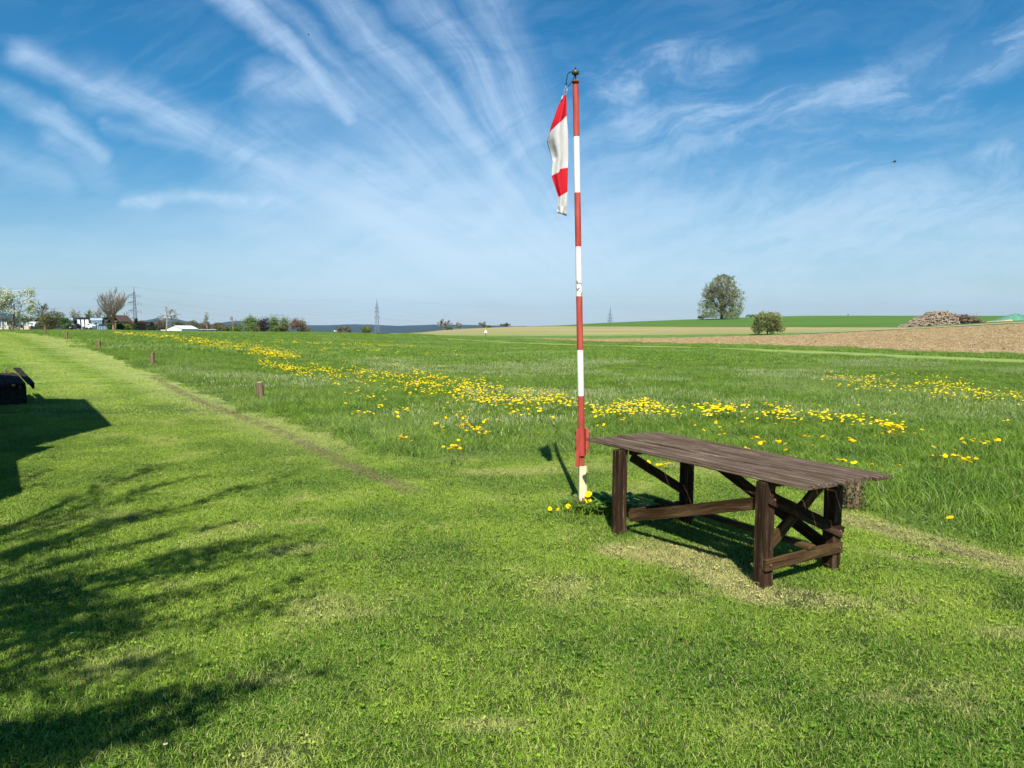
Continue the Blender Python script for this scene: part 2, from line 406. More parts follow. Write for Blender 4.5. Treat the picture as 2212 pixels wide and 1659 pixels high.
# lawn blades
m_blade, T = newmat('lawn_blade'); c, dirt, x, y, z = lawn_tone(T)
rn = attr(T, 'rnd')
c = T.mix(T.ss(rn, .62, .64, 0, .55), c, (.42, .52, .13)); c = T.mix(T.ss(rn, .93, .935, 0, .8), c, (.46, .40, .2)); vr = T.m('FRACT', rn * 17.3); c = T.mix(1.0, c, T.mix(vr, (.55, .60, .62), (1.45, 1.38, 1.3)), 'MULTIPLY')
c = T.mix((dirt * .9).clamp(), c, T.mix(rn, (.15, .125, .065), (.36, .29, .17)))
finish(T, m_blade, c, .65, trans=.22, spec=.10)
def meadow_tone(T):
    ge = T.node('ShaderNodeNewGeometry'); x, y, z = T.sep(V(T, ge.outputs['Position'])); p2 = T.xyz(x, y, 0)
    n1 = T.noise(p2, .16, 4, .55, .4); n2 = T.noise(p2, .9, 4, .6, .2); n3 = T.noise(T.mapping(p2, (1.2, 2.2, 1), loc=(11, 3, 0)), .35, 4, .6)
    c = T.mix(T.ss(n2, .35, .65), (.095, .20, .020), (.20, .33, .032))
    c = T.mix(T.ss(n1, .46, .66, 0, .6), c, (.28, .38, .11))
    return c, n1, n2, n3, x, y, z, p2
m_msoil, T = newmat('meadow_soil'); c, n1, n2, n3, x, y, z, p2 = meadow_tone(T)
n5 = T.noise(p2, 6, 5, .7)
c = T.mix(T.ss(n5, .3, .65, .6, 0), c, (.02, .05, .012)); c = T.mix(T.ss(y, 20, 60, .7, .15), c, (.015, .035, .008))
finish(T, m_msoil, c, .95, bump=n5, bstr=.8)
m_mblade, T = newmat('meadow_blade'); c, n1, n2, n3, x, y, z, p2 = meadow_tone(T); rn = attr(T, 'rnd')
vr = T.m('FRACT', rn * 17.3); c = T.mix(1.0, c, T.mix(vr, (.45, .5, .55), (1.35, 1.28, 1.15)), 'MULTIPLY'); c = T.mix(T.ss(rn, .8, .81, 0, .5), c, (.34, .45, .12)); c = T.mix(T.ss(rn, .95, .955, 0, .6), c, (.45, .43, .24))
finish(T, m_mblade, c, .6, trans=.22, spec=.14)
m_seed = mat('grass_seed_head', (.38, .42, .20), .7, .3, 3, coord='Object', trans=.2)
# mown strip, verge, ploughed soil, fallow field, crop
def field_mat(name, ca, cb, s1, s2, stretch=(1, 1, 1), bstr=.5, speck=None, smul=1.0, row=None):
    m, T = newmat(name); ge = T.node('ShaderNodeNewGeometry'); P = V(T, ge.outputs['Position']); x, y, z = T.sep(P); p2 = T.mapping(T.xyz(x, y, 0), stretch)
    a = T.noise(p2, s1, 5, .6, .2); b = T.noise(p2, s2, 4, .7)
    c = T.mix(T.ss(a * .5 + b * .5, .38, .62), ca, cb)
    if speck: c = T.mix(T.ss(b, .52, .66, 0, speck[1]), c, speck[0])
    if row:
        n = T.m('SINE', (x * row[0] + y * row[1] + (a - .5) * row[3]) * row[2]); c = T.mix(T.ss(n, .2, 1, 0, row[4]), c, row[5])
    finish(T, m, c, .95, bump=b, bstr=bstr); return m
m_strip = field_mat('mown_strip', (.20, .27, .06), (.26, .33, .085), .4, 5)
m_verge = field_mat('verge_grass', (.07, .135, .022), (.16, .24, .05), .5, 3)
m_plough = field_mat('ploughed_soil', (.185, .13, .065), (.38, .285, .155), .10, 1.1, (1, .6, 1), bstr=1.0, speck=((.08, .052, .024), .95))
m_fallow = field_mat('fallow_soil', (.31, .235, .105), (.40, .30, .145), .03, .6, (1, 3, 1), speck=((.27, .30, .10), .4), row=(.12, 1, .16, 25, .6, (.20, .27, .075)))
m_crop = field_mat('green_crop', (.065, .140, .017), (.095, .185, .023), .02, .5, (1, 2, 1), row=(.25, 1, .22, 6, .35, (.06, .13, .015)))
m_far = field_mat('far_ground', (.07, .12, .03), (.16, .19, .06), .004, .05)
m_gravel = mat('gravel', (.38, .36, .28), .95, .12, 3, coord='Object')

YMIN = -13.0
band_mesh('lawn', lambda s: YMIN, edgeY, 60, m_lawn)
band_mesh('meadow', edgeY, lambda s: bY(BA, s), 60, m_msoil, power=1.6)
band_mesh('mown_path', lambda s: bY(BA, s), lambda s: bY(BB, s), 4, m_strip, -.17)
band_mesh('verge', lambda s: bY(BB, s), lambda s: bY(BC, s), 6, m_verge, -.17)
band_mesh('ploughed_field', lambda s: bY(BC, s), lambda s: bY(BD, s), 24, m_plough, -.01)
m_stub = field_mat('stubble_strip', (.25, .245, .085), (.33, .31, .115), .03, .6, (1, 3, 1), row=(.12, 1, .3, 12, .5, (.15, .22, .055)))
band_mesh('far_verge', lambda s: bY(BD, s), lambda s: bY(BD2, s), 4, m_verge, -.17)
band_mesh('stubble_strip', lambda s: bY(BD2, s), lambda s: bY(BD3, s), 10, m_stub, -.17)
band_mesh('fallow_field', lambda s: bY(BD3, s), lambda s: bY(BE, s), 24, m_fallow, -.17)
band_mesh('green_field', lambda s: bY(BE, s), lambda s: bY(BF, s), 30, m_crop, -.005)
band_mesh('valley', lambda s: bY(BF, s), lambda s: 3300, 40, m_far, power=2.5)
# ground behind the camera
mb = MB(); mb.add([(-3, YMIN, -.004), (3, YMIN, -.004), (3, YMIN - .01, -.004)], [(0, 1, 2)])
# wooded hills
m_hill, T = newmat('hill_forest'); ge = T.node('ShaderNodeNewGeometry'); P = V(T, ge.outputs['Position']); x, y, z = T.sep(P)
a = T.noise(T.xyz(x, y, 0), .0016, 4, .6, .5); b = T.noise(T.xyz(x, y, z), .02, 4, .7)
c = T.mix(T.ss(b, .3, .7), (.012, .028, .022), (.028, .05, .030)); c = T.mix(T.ss(a, .60, .64, 0, .6), c, (.13, .17, .09))
finish(T, m_hill, c, 1)
def hills():
    sky = [(-1100, 690), (-500, 682), (0, 676), (60, 680), (90, 689), (150, 693), (210, 694), (255, 699), (300, 696), (345, 687), (380, 689), (425, 700), (455, 701), (500, 694), (540, 694), (610, 699), (700, 703), (780, 702), (860, 704), (950, 702), (1030, 703), (1120, 705), (1200, 707), (1300, 709), (1500, 706), (2212, 704), (3300, 700)]
    xs = [p[0] for p in sky]; ys = [p[1] for p in sky]
    vs = []; fs = []; nx, ny = 420, 26
    for i in range(nx + 1):
        px = lerp(-1100, 3300, i / nx); t = (px - CX) / F
        zt = zY(float(np.interp(px, xs, ys)), 5200)
        for j in range(ny + 1):
            Y = lerp(3250, 6200, j / ny); k = (Y - 3250) / (5200 - 3250)
            p = k * k * (3 - 2 * k) if k < 1 else 1 - ((k - 1) / .52) ** 2 * .6
            z = FARZ + (zt - FARZ) * p
            z += mnoise.fractal(Vector((t * Y * .0022, Y * .0022, 0)), 1, 2, 4) * 9 * min(1, k * 1.2) + mnoise.noise(Vector((t * Y * .03, Y * .03, 4))) * 2.2 * min(1, k)
            vs.append((t * Y, Y, z))
    k = ny + 1
    for i in range(nx):
        for j in range(ny): fs.append((i * k + j, (i + 1) * k + j, (i + 1) * k + j + 1, i * k + j + 1))
    mb = MB(); mb.add(vs, fs); tag(mb.build('hills', m_hill, smooth=True), kind='structure')
hills()
# gravel track beside the ploughed field
mb = MB(); vs = []; fs = []
for i in range(41):
    t = lerp(.40, 1.1, i / 40); Y0 = float(np.interp(t, BT, BD)) + lerp(4.5, 2.0, min(1, (t - .4) / .3))
    for k in (0, 1, 2, 3):
        Y = Y0 + k * .7; X = t * Y; vs.append((X, Y, H(X, Y) + .10))
for i in range(40):
    for k in range(3): fs.append((i * 4 + k, i * 4 + 4 + k, i * 4 + 5 + k, i * 4 + 1 + k))
mb.add(vs, fs); tag(mb.build('gravel_track', m_gravel), kind='structure')

# ------------------------------------------------------------------ grass (stuff)
def blade(mb, rng, x, y, h, w, lean, seg=2):
    a = rng.uniform(0, 6.283); b = rng.uniform(0, 6.283)
    dx, dy = math.cos(b) * lean * h, math.sin(b) * lean * h
    wx, wy = math.cos(a) * w / 2, math.sin(a) * w / 2
    mb.a = rng.random()
    vs = []
    for k in range(seg):
        t = k / seg; c = t * t; ww = 1 - .45 * t
        z = h * t * (1 - .25 * lean * t)
        vs += [(x + dx * c - wx * ww, y + dy * c - wy * ww, z), (x + dx * c + wx * ww, y + dy * c + wy * ww, z)]
    vs.append((x + dx, y + dy, h * (1 - .3 * min(lean, 1.6))))
    fs = [(2 * k, 2 * k + 1, 2 * k + 3, 2 * k + 2) for k in range(seg - 1)] + [(2 * seg - 2, 2 * seg - 1, 2 * seg)]
    mb.add(vs, fs)
def tile_collection(name, n, maker, mats):
    c = bpy.data.collections.new(name)
    for i in range(n):
        rng = random.Random(name + str(i)); mb = MB(); maker(mb, rng)
        me = bpy.data.meshes.new(name); me.from_pydata(mb.v, [], mb.f)
        for m in mats: me.materials.append(m)
        me.polygons.foreach_set('material_index', mb.mi)
        a = me.attributes.new('rnd', 'FLOAT', 'POINT'); a.data.foreach_set('value', mb.at)
        o = bpy.data.objects.new(name + '_%02d' % i, me); c.objects.link(o)
    return c
def scatter(name, tiles, pts, material):
    """pts: list of (x, y, z, rot, scale, zscale, index)"""
    me = bpy.data.meshes.new(name); me.from_pydata([p[:3] for p in pts], [], [])
    me.materials.append(material)
    for nm, k in (('rot', 3), ('scl', 4), ('zsc', 5)):
        a = me.attributes.new(nm, 'FLOAT', 'POINT'); a.data.foreach_set('value', [p[k] for p in pts])
    a = me.attributes.new('idx', 'INT', 'POINT'); a.data.foreach_set('value', [int(p[6]) for p in pts])
    o = bpy.data.objects.new(name, me); col.objects.link(o)
    g = bpy.data.node_groups.new(name, 'GeometryNodeTree')
    g.interface.new_socket('Geometry', in_out='INPUT', socket_type='NodeSocketGeometry'); g.interface.new_socket('Geometry', in_out='OUTPUT', socket_type='NodeSocketGeometry')
    n = g.nodes; l = g.links
    gi = n.new('NodeGroupInput'); go = n.new('NodeGroupOutput'); ci = n.new('GeometryNodeCollectionInfo'); ci.inputs['Collection'].default_value = tiles
    ci.inputs['Separate Children'].default_value = True; ci.inputs['Reset Children'].default_value = True
    ip = n.new('GeometryNodeInstanceOnPoints'); ip.inputs['Pick Instance'].default_value = True
    def na(nm, ty='FLOAT'):
        q = n.new('GeometryNodeInputNamedAttribute'); q.data_type = ty; q.inputs['Name'].default_value = nm; return q.outputs['Attribute']
    cr = n.new('ShaderNodeCombineXYZ'); l.new(na('rot'), cr.inputs[2])
    cs = n.new('ShaderNodeCombineXYZ'); s_ = na('scl'); l.new(s_, cs.inputs[0]); l.new(s_, cs.inputs[1]); l.new(na('zsc'), cs.inputs[2])
    l.new(gi.outputs[0], ip.inputs['Points']); l.new(ci.outputs[0], ip.inputs['Instance']); l.new(na('idx', 'INT'), ip.inputs['Instance Index'])
    l.new(cr.outputs[0], ip.inputs['Rotation']); l.new(cs.outputs[0], ip.inputs['Scale']); l.new(ip.outputs[0], go.inputs[0])
    md = o.modifiers.new('scatter', 'NODES'); md.node_group = g
    return o
def clover(mb, rng, x, y):
    for _ in range(3):
        mb.a = .45 + rng.random() * .15; z = rng.uniform(.018, .032)
        a = rng.uniform(0, 6.28)
        for k in range(3):
            b = a + k * 2.09; cx_, cy_ = x + math.cos(b) * .007, y + math.sin(b) * .007
            r = .0055; mb.add([(cx_ + r * math.cos(q), cy_ + r * math.sin(q), z + .003 * math.cos(q - b)) for q in (0, 1.26, 2.5, 3.77, 5.0)], [(0, 1, 2, 3, 4)])
        x += rng.uniform(-.03, .03); y += rng.uniform(-.03, .03)
def lawn_fine(mb, rng):
    for _ in range(1250):
        r = .27 * math.sqrt(rng.random()); t = rng.uniform(0, 6.283); k = rng.random()
        h = rng.uniform(.012, .032) * (1.5 if k > .95 else 1)
        blade(mb, rng, r * math.cos(t), r * math.sin(t), h, rng.uniform(.0024, .0044), rng.uniform(.3, 1.9))
    for _ in range(3):
        r = .25 * math.sqrt(rng.random()); t = rng.uniform(0, 6.283); clover(mb, rng, r * math.cos(t), r * math.sin(t))
def lawn_mid(mb, rng):
    for _ in range(800):
        r = .45 * math.sqrt(rng.random()); t = rng.uniform(0, 6.283)
        blade(mb, rng, r * math.cos(t), r * math.sin(t), rng.uniform(.02, .045), rng.uniform(.006, .010), rng.uniform(.3, 1.4))
def mead_fine(mb, rng):
    for _ in range(620):
        r = .36 * math.sqrt(rng.random()); t = rng.uniform(0, 6.283)
        blade(mb, rng, r * math.cos(t), r * math.sin(t), rng.uniform(.07, .19) * (1.25 if rng.random() > .93 else 1), rng.uniform(.004, .008), rng.uniform(.2, 1.1), 3)
def mead_seed(mb, rng):
    mead_fine(mb, rng)
    for _ in range(17):
        r = .36 * math.sqrt(rng.random()); t = rng.uniform(0, 6.283); x, y = r * math.cos(t), r * math.sin(t)
        h = rng.uniform(.20, .30); dx, dy = rng.uniform(-.05, .05), rng.uniform(-.05, .05)
        mb.a = .3; mb.cur = 0; mb.add([(x - .001, y, 0), (x + .001, y, 0), (x + dx, y + dy, h)], [(0, 1, 2)])
        mb.cur = 1
        for k in range(2):
            a = rng.uniform(0, 3.14); wx, wy = math.cos(a) * .005, math.sin(a) * .005
            mb.add([(x + dx * .8 - wx, y + dy * .8 - wy, h * .86), (x + dx * .8 + wx, y + dy * .8 + wy, h * .86), (x + dx * 1.3 + wx * .4, y + dy * 1.3 + wy * .4, h * 1.12), (x + dx * 1.3 - wx * .4, y + dy * 1.3 - wy * .4, h * 1.12)], [(0, 1, 2, 3)])
        mb.cur = 0
def mead_coarse(mb, rng):
    for _ in range(520):
        r = 1.0 * math.sqrt(rng.random()); t = rng.uniform(0, 6.283)
        blade(mb, rng, r * math.cos(t), r * math.sin(t), rng.uniform(.09, .22), rng.uniform(.016, .03), rng.uniform(.2, .9), 2)
def nz(x, y, s, o=0): return mnoise.noise(Vector((x * s + o, y * s - o, o * .37)))
def make_grass():
    rg = random.Random(5)
    TA = tile_collection('lawn_tile', 6, lawn_fine, [m_blade]); TB = tile_collection('lawn_patch', 4, lawn_mid, [m_blade])
    def grid(y0, y1, step, tmax, margin):
        y = y0
        while y < y1:
            w = max(0, y) * tmax + margin; x = -w
            while x < w:
                yield x + rg.uniform(-.5, .5) * step, y + rg.uniform(-.5, .5) * step
                x += step
            y += step
    A = []
    for x, y in grid(.2, 13, .25, .80, 2.7):
        if y < edgeY(s_of(x, y)) + .22:
            lush = 1 + .35 * nz(x, y, .9) + (.35 if x < -1.2 and y < 7 else 0) * max(0, .5 + nz(x, y, 1.7, 5))
            A.append((x, y, H(x, y), rg.uniform(0, 6.28), 1.0, max(.55, lush), rg.randrange(6)))
    tag(scatter('lawn_grass', TA, A, m_blade), 'short mown green lawn grass covering the whole foreground', 'grass', kind='stuff')
    Bp = []
    for x, y in grid(12.4, 62, .62, .80, 2):
        if is_lawn(x, y): Bp.append((x, y, H(x, y) - .005, rg.uniform(0, 6.28), 1.0 if y < 30 else 1.25, 1.0, rg.randrange(4)))
    tag(scatter('far_lawn_grass', TB, Bp, m_blade), 'short mown grass on the left rise running away to the posts', 'grass', kind='stuff')
    MA = tile_collection('meadow_tile', 5, mead_fine, [m_mblade, m_seed])
    c2 = tile_collection('meadow_tilf', 3, mead_seed, [m_mblade, m_seed])
    for o in list(c2.objects): MA.objects.link(o)
    Mp = []
    for x, y in grid(-1.0, 34, .46, .80, 5.0):
        if is_lawn(x, y): continue
        d = min(Y - edgeY(s_of(X, Y)) for X, Y in ((x, y),))
        hgt = .9 + .5 * nz(x, y, .35) + .3 * nz(x, y, 1.4, 9)
        edge = min(1, max(.30, d / .5))
        seedz = nz(x, y, .16, 4) + .25 * nz(x, y, .7, 2) + (.35 if 12 < y < 26 and -1 < x < 11 else -.05)
        ix = rg.randrange(5, 8) if seedz > .22 else rg.randrange(5)
        Mp.append((x, y, H(x, y), rg.uniform(0, 6.28), 1.0, max(.5, hgt) * edge, ix))
    tag(scatter('meadow_grass', MA, Mp, m_mblade), 'long uncut meadow grass beyond the mown edge', 'grass', kind='stuff')
    MC = tile_collection('meadow_patch', 4, mead_coarse, [m_mblade]); Mc = []
    for x, y in grid(33, 125, 1.25, .82, 4):
        s = s_of(x, y)
        if is_lawn(x, y) or y > bY(BA, s) - .6: continue
        Mc.append((x, y, H(x, y) - .02, rg.uniform(0, 6.28), 1.0, max(.45, 1 + .5 * nz(x, y, .2)), rg.randrange(4)))
    # rough verge between the mown path and the ploughed field
    for x, y in grid(20, 150, 1.5, .82, 4):
        s = s_of(x, y)
        if s > -.14 and bY(BB, s) + .7 < y < bY(BC, s) - .7: Mc.append((x, y, H(x, y) - .02, rg.uniform(0, 6.28), 1.0, rg.uniform(.7, 1.3), rg.randrange(4)))
    tag(scatter('far_meadow_grass', MC, Mc, m_mblade), 'long grass far out on the meadow and the verge', 'grass', kind='stuff')
make_grass()
def clods():
    m = mat('soil_clod', (.39, .29, .155), .95, rgb2=(.20, .14, .07), scale=.8, spec=.05)
    def mk(mb, rng):
        for _ in range(90):
            r = 1.15 * math.sqrt(rng.random()); t = rng.uniform(0, 6.283); x, y = r * math.cos(t), r * math.sin(t); s_ = rng.uniform(.03, .11) * (1.6 if rng.random() > .93 else 1)
            vs = [(x + s_ * math.cos(a) * rng.uniform(.6, 1.2), y + s_ * math.sin(a) * rng.uniform(.6, 1.2), -.02) for a in (0, 1.26, 2.5, 3.77, 5.0)] + [(x + rng.gauss(0, .3) * s_, y + rng.gauss(0, .3) * s_, s_ * rng.uniform(.5, 1.0)), (x + s_ * .5, y, s_ * rng.uniform(.3, .8))]
            mb.add(vs, [(0, 1, 5), (1, 2, 5), (2, 3, 5), (3, 4, 5), (4, 6, 5), (4, 0, 6), (0, 5, 6)])
    TC = tile_collection('clod_tile', 4, mk, [m]); rg = random.Random(77); P = []
    y = 30.0
    while y < 131:
        x = -2.0
        while x < y * .82 + 4:
            xx, yy = x + rg.uniform(-.8, .8), y + rg.uniform(-.8, .8); s_ = s_of(xx, yy)
            if bY(BC, s_) + .8 < yy < bY(BD, s_) - .8: P.append((xx, yy, H(xx, yy), rg.uniform(0, 6.28), rg.uniform(.8, 1.1), rg.uniform(.8, 1.3), rg.randrange(4)))
            x += 1.7
        y += 1.7
    tag(scatter('soil_clods', TC, P, m), 'brown clods of turned soil on the ploughed field', 'soil', kind='stuff')
clods()
# ------------------------------------------------------------------ wooden table
def wood(name, c1, c2, c3, rough=.8, sx=1.2, sy=26, streak=.5, bump=.35):
    m, T = newmat(name); tc = T.node('ShaderNodeTexCoord'); v = V(T, tc.outputs['Object'])
    oi = T.node('ShaderNodeObjectInfo'); x, y, z = T.sep(v); r = V(T, oi.outputs['Random']) * 20
    vv = T.xyz(x * sx + r, y * sy + r, z * sy)
    a = T.noise(vv, 1.6, 6, .7, .4); b = T.noise(T.xyz(x * sx * 4 + r, y * sy * 3.2, z * sy * 3.2), 1.5, 5, .75); g = T.noise(T.xyz(x * 2 + r, y * 5, z * 5), 1.3, 4, .6)
    c = T.mix(T.ss(a, .35, .66), c1, c2); c = T.mix(T.ss(b * .55 + a * .45, .55, .63, 0, streak), c, c3); c = T.mix(T.ss(g, .30, .7, .35, 0), c, tuple(q * .45 for q in c1))
    finish(T, m, c, .95, bump=b * .6 + a, bstr=bump, spec=.04); return m
W_TOP = wood('weathered_tabletop_wood', (.10, .065, .042), (.37, .265, .185), (.72, .60, .47), sx=1.0, sy=30, streak=.95, bump=.9)
W_LEG = wood('dark_brown_stained_wood', (.026, .015, .009), (.078, .045, .027), (.36, .26, .18), sx=1.3, sy=22, streak=.5)
W_BR = wood('brown_brace_wood', (.048, .027, .012), (.13, .078, .036), (.26, .18, .09), sx=1.5, sy=20, streak=.4)
def beam(name, p0, p1, w, h, m, parent, up=(0, 0, 1), ends=0.0, groove=False, bv=.004):
    p0, p1 = Vector(p0), Vector(p1); X = (p1 - p0); L = X.length; X.normalize()
    Yv = Vector(up).cross(X).normalized(); Z = X.cross(Yv)
    mb = MB(); rg = random.Random(int(L * 9973) + len(name))
    n = 8; prof = [(-w / 2, -h / 2), (w / 2, -h / 2), (w / 2, h / 2), (-w / 2, h / 2)]
    if groove:
        prof = [(-w / 2, -h / 2), (w / 2, -h / 2)]
        k = 7
        for i in range(k):
            a = -h / 2 + h * (i + .15) / k; b = -h / 2 + h * (i + .7) / k
            prof += [(w / 2, a), (w / 2, b), (w / 2 - .006, b + .001), (w / 2 - .006, -h / 2 + h * (i + 1.1) / k - .001)]
        prof += [(w / 2, h / 2), (-w / 2, h / 2)]
    vs = []; K = len(prof)
    for i in range(n + 1):
        x = L * i / n; ox, oz = rg.gauss(0, .0012), rg.gauss(0, .0012)
        for y, z in prof: vs.append((x + (ends * (z / h) if i in (0, n) else 0), y + ox, z + oz))
    fs = []
    for i in range(n):
        for j in range(K):
            q = (j + 1) % K; fs.append((i * K + j, (i + 1) * K + j, (i + 1) * K + q, i * K + q))
    fs += [tuple(range(K)), tuple(range(n * K, (n + 1) * K))[::-1]]
    mb.add(vs, fs); o = mb.build(name, m, parent)
    Mx = Matrix((X, Yv, Z)).transposed().to_4x4(); Mx.translation = p0; o.matrix_local = Mx
    if not groove: bevel(o, bv)
    return o
def make_table():
    FR, FL, BR = G(1645, 1274), G(1349, 1159), G(1801, 1229)
    ex = (FL - FR); L = ex.length; ex.normalize(); eyd = (BR - FR); ey = Vector((-ex.y, ex.x, 0)); 
    if ey.dot(eyd) < 0: ey = -ey
    W = eyd.dot(ey)
    # the empty's frame: x = length, y = depth (may be mirrored, so build with explicit vectors instead)
    t = empty('wooden_table', FR, 'long weathered brown wooden table with crossed braces on the lawn beside the flagpole', 'table')
    def P(x, y, z): return ex * x + ey * y + Vector((0, 0, z))
    s = .090; c = s / 2; zt = .716
    for i, (x, y) in enumerate(((c, c), (L + c, c), (c, W - c + .02), (L + c, W - c + .02))):
        sh = [Vector((.014, 0, 0)), Vector((-.05, .01, 0)), Vector((.028, 0, 0)), Vector((-.006, 0, 0))][i]
        beam('leg', P(x, y, -.05) + sh, P(x, y, zt) + sh, s, s, W_LEG, t, up=ex, bv=.005)
    yb = W + .02
    # tabletop planks
    A, B, C, D = G(1266, 946, .75), G(1751, 1050, .75), G(1917, 1023, .75), G(1414, 934, .75)
    loc = lambda v: ((v - FR).dot(ex), (v - FR).dot(ey))
    A, B, C, D = [loc(v) for v in (A, B, C, D)]
    mb = MB(); n = 5; off = [.02, .03, .005, .015, -.005]; rg = random.Random(2)
    for i in range(n):
        k0, k1 = i / n + (.010 if i else 0), (i + 1) / n - (.010 if i < n - 1 else 0)
        y0 = lerp(min(A[1], B[1]), max(C[1], D[1]), k0); y1 = lerp(min(A[1], B[1]), max(C[1], D[1]), k1)
        xl0, xl1 = lerp(A[0], D[0], k0), lerp(A[0], D[0], k1); xr0, xr1 = lerp(B[0], C[0], k0) + off[i] - .02, lerp(B[0], C[0], k1) + off[i] - .02
        vs = []; m = 16; dz = rg.uniform(-.006, .003)
        for j in range(m + 1):
            w0, w1 = rg.gauss(0, .0012), rg.gauss(0, .0012); kk = j / m
            for (yy, xl, xr, ww) in ((y0, xl0, xr0, w0), (y1, xl1, xr1, w1)):
                x = lerp(xr, xl, kk); cup = .003 * math.sin(kk * 5 + i)
                vs += [(x, yy + ww, .719 + dz), (x, yy + ww, .750 + dz + cup)]
        fs = []
        for j in range(m):
            b = 4 * j; e = b + 4
            fs += [(b + 1, b + 3, e + 3, e + 1), (b, e, e + 2, b + 2), (b, b + 1, e + 1, e), (b + 2, e + 2, e + 3, b + 3)]
        fs += [(0, 2, 3, 1), (4 * m, 4 * m + 1, 4 * m + 3, 4 * m + 2)]
        mb.add(vs, fs)
    o = mb.build('tabletop', W_TOP, t)
    Mx = Matrix((ex, ey, Vector((0, 0, 1)))).transposed().to_4x4(); o.matrix_local = Mx; bevel(o, .006)
    beam('cross_beam', P(.05, s + .004, .69), P(.05, yb - .1, .69), .045, .05, W_LEG, t)
    beam('cross_beam', P(L + .05, s + .004, .69), P(L + .05, yb - .1, .69), .045, .05, W_LEG, t)
    beam('end_rail', P(-.014, .005, .165), P(-.014, W + .045, .165), .026, .078, W_BR, t)
    beam('end_brace', P(-.014, .045, .615), P(-.014, W + .045, .265), .026, .085, W_LEG, t)
    beam('end_brace', P(.03, s * .9, .27), P(.03, yb - .1, .67), .024, .085, W_BR, t)
    beam('stretcher', P(-.035, W * .60, .22), P(L + .12, W * .60, .22), .075, .026, W_BR, t)
    beam('end_rail', P(L + .05, s + .004, .17), P(L + .05, yb - .1, .17), .026, .07, W_LEG, t)
    beam('long_brace', P(L + .06, yb + .035, .67), P(.03, yb + .035, .10), .026, .09, W_LEG, t)
    beam('end_brace', P(L + .03, s, .655), P(L + .03, yb - .1, .30), .024, .075, W_LEG, t)
    beam('grooved_board', P(L - .004, .055, .165), P(s + .004, .055, .555), .028, .085, W_BR, t, up=-1 * Vector((0, 0, 1)) if False else (0, 0, 1), groove=True)
    for x, y, z in ((-.030, .05, .165), (-.030, W + .01, .165), (-.030, .07, .60), (-.030, W + .01, .285)):
        mb = MB(); p = P(x, y, z); mb.tube([p + ex * .006, p - ex * .004], .009, 8); mb.build('bolt_head', mat('rusty_bolt', (.16, .08, .05), .8, .3, 30), t)
    return L, W
make_table()

# ------------------------------------------------------------------ flagpole and flag
M_RED = mat('faded_red_paint', (.47, .085, .058), .55, .14, 4, rgb2=(.33, .040, .028), bump=.06, coord='Object', spec=.3, scl=(5, 5, .8))
def paint_white():
    m, T = newmat('chipped_white_paint'); tc = T.node('ShaderNodeTexCoord'); v = V(T, tc.outputs['Object']); x, y, z = T.sep(v)
    n = T.noise(T.xyz(x * 9, y * 9, z * 5), 3.2, 5, .65); n2 = T.noise(v, 2.5, 3)
    c = T.mix(T.ss(n2, .3, .7), (.66, .65, .60), (.80, .79, .74))
    chips = T.ss(n, .555, .575) * T.ss((z - 2.06).abs(), .36, .10)
    c = T.mix(chips, c, T.mix(n2, (.10, .05, .035), (.30, .27, .25)))
    finish(T, m, c, .45, spec=.4, bump=chips, bstr=.2); return m
M_WHITE = paint_white()
M_RUST = mat('rusty_red_metal', (.34, .075, .035), .85, rgb2=(.20, .055, .03), scale=18, bump=.35)
M_CREAM = mat('cream_paint', (.70, .60, .36), .6, rgb2=(.60, .33, .10), scale=7, scl=(1, 1, .35), th=(.30, .42))
M_DARK = mat('dark_iron', (.05, .052, .05), .5, .3, 20, metal=.6)
M_BRONZE = mat('green_brass', (.11, .10, .055), .45, .3, 14, metal=.5)
M_ROPE = mat('black_cord', (.02, .025, .04), .8, .2, 30)
PB = G(1259, 1100)
def polept(py):
    top = AT(1243, 162, PB.y - .05); bz = PB.z
    # height of the photo row py on the pole
    best = None
    for _ in range(2):
        a, b = 0.0, 1.0
        for _ in range(40):
            k = (a + b) / 2; p = PB.lerp(top, k)
            d = p - Vector((0, 0, HC)); zc = d.y * math.cos(TH) - d.z * math.sin(TH); yc = d.y * math.sin(TH) + d.z * math.cos(TH)
            yy = CY - F * yc / zc
            if yy > py: a = k
            else: b = k
    return PB.lerp(top, a)
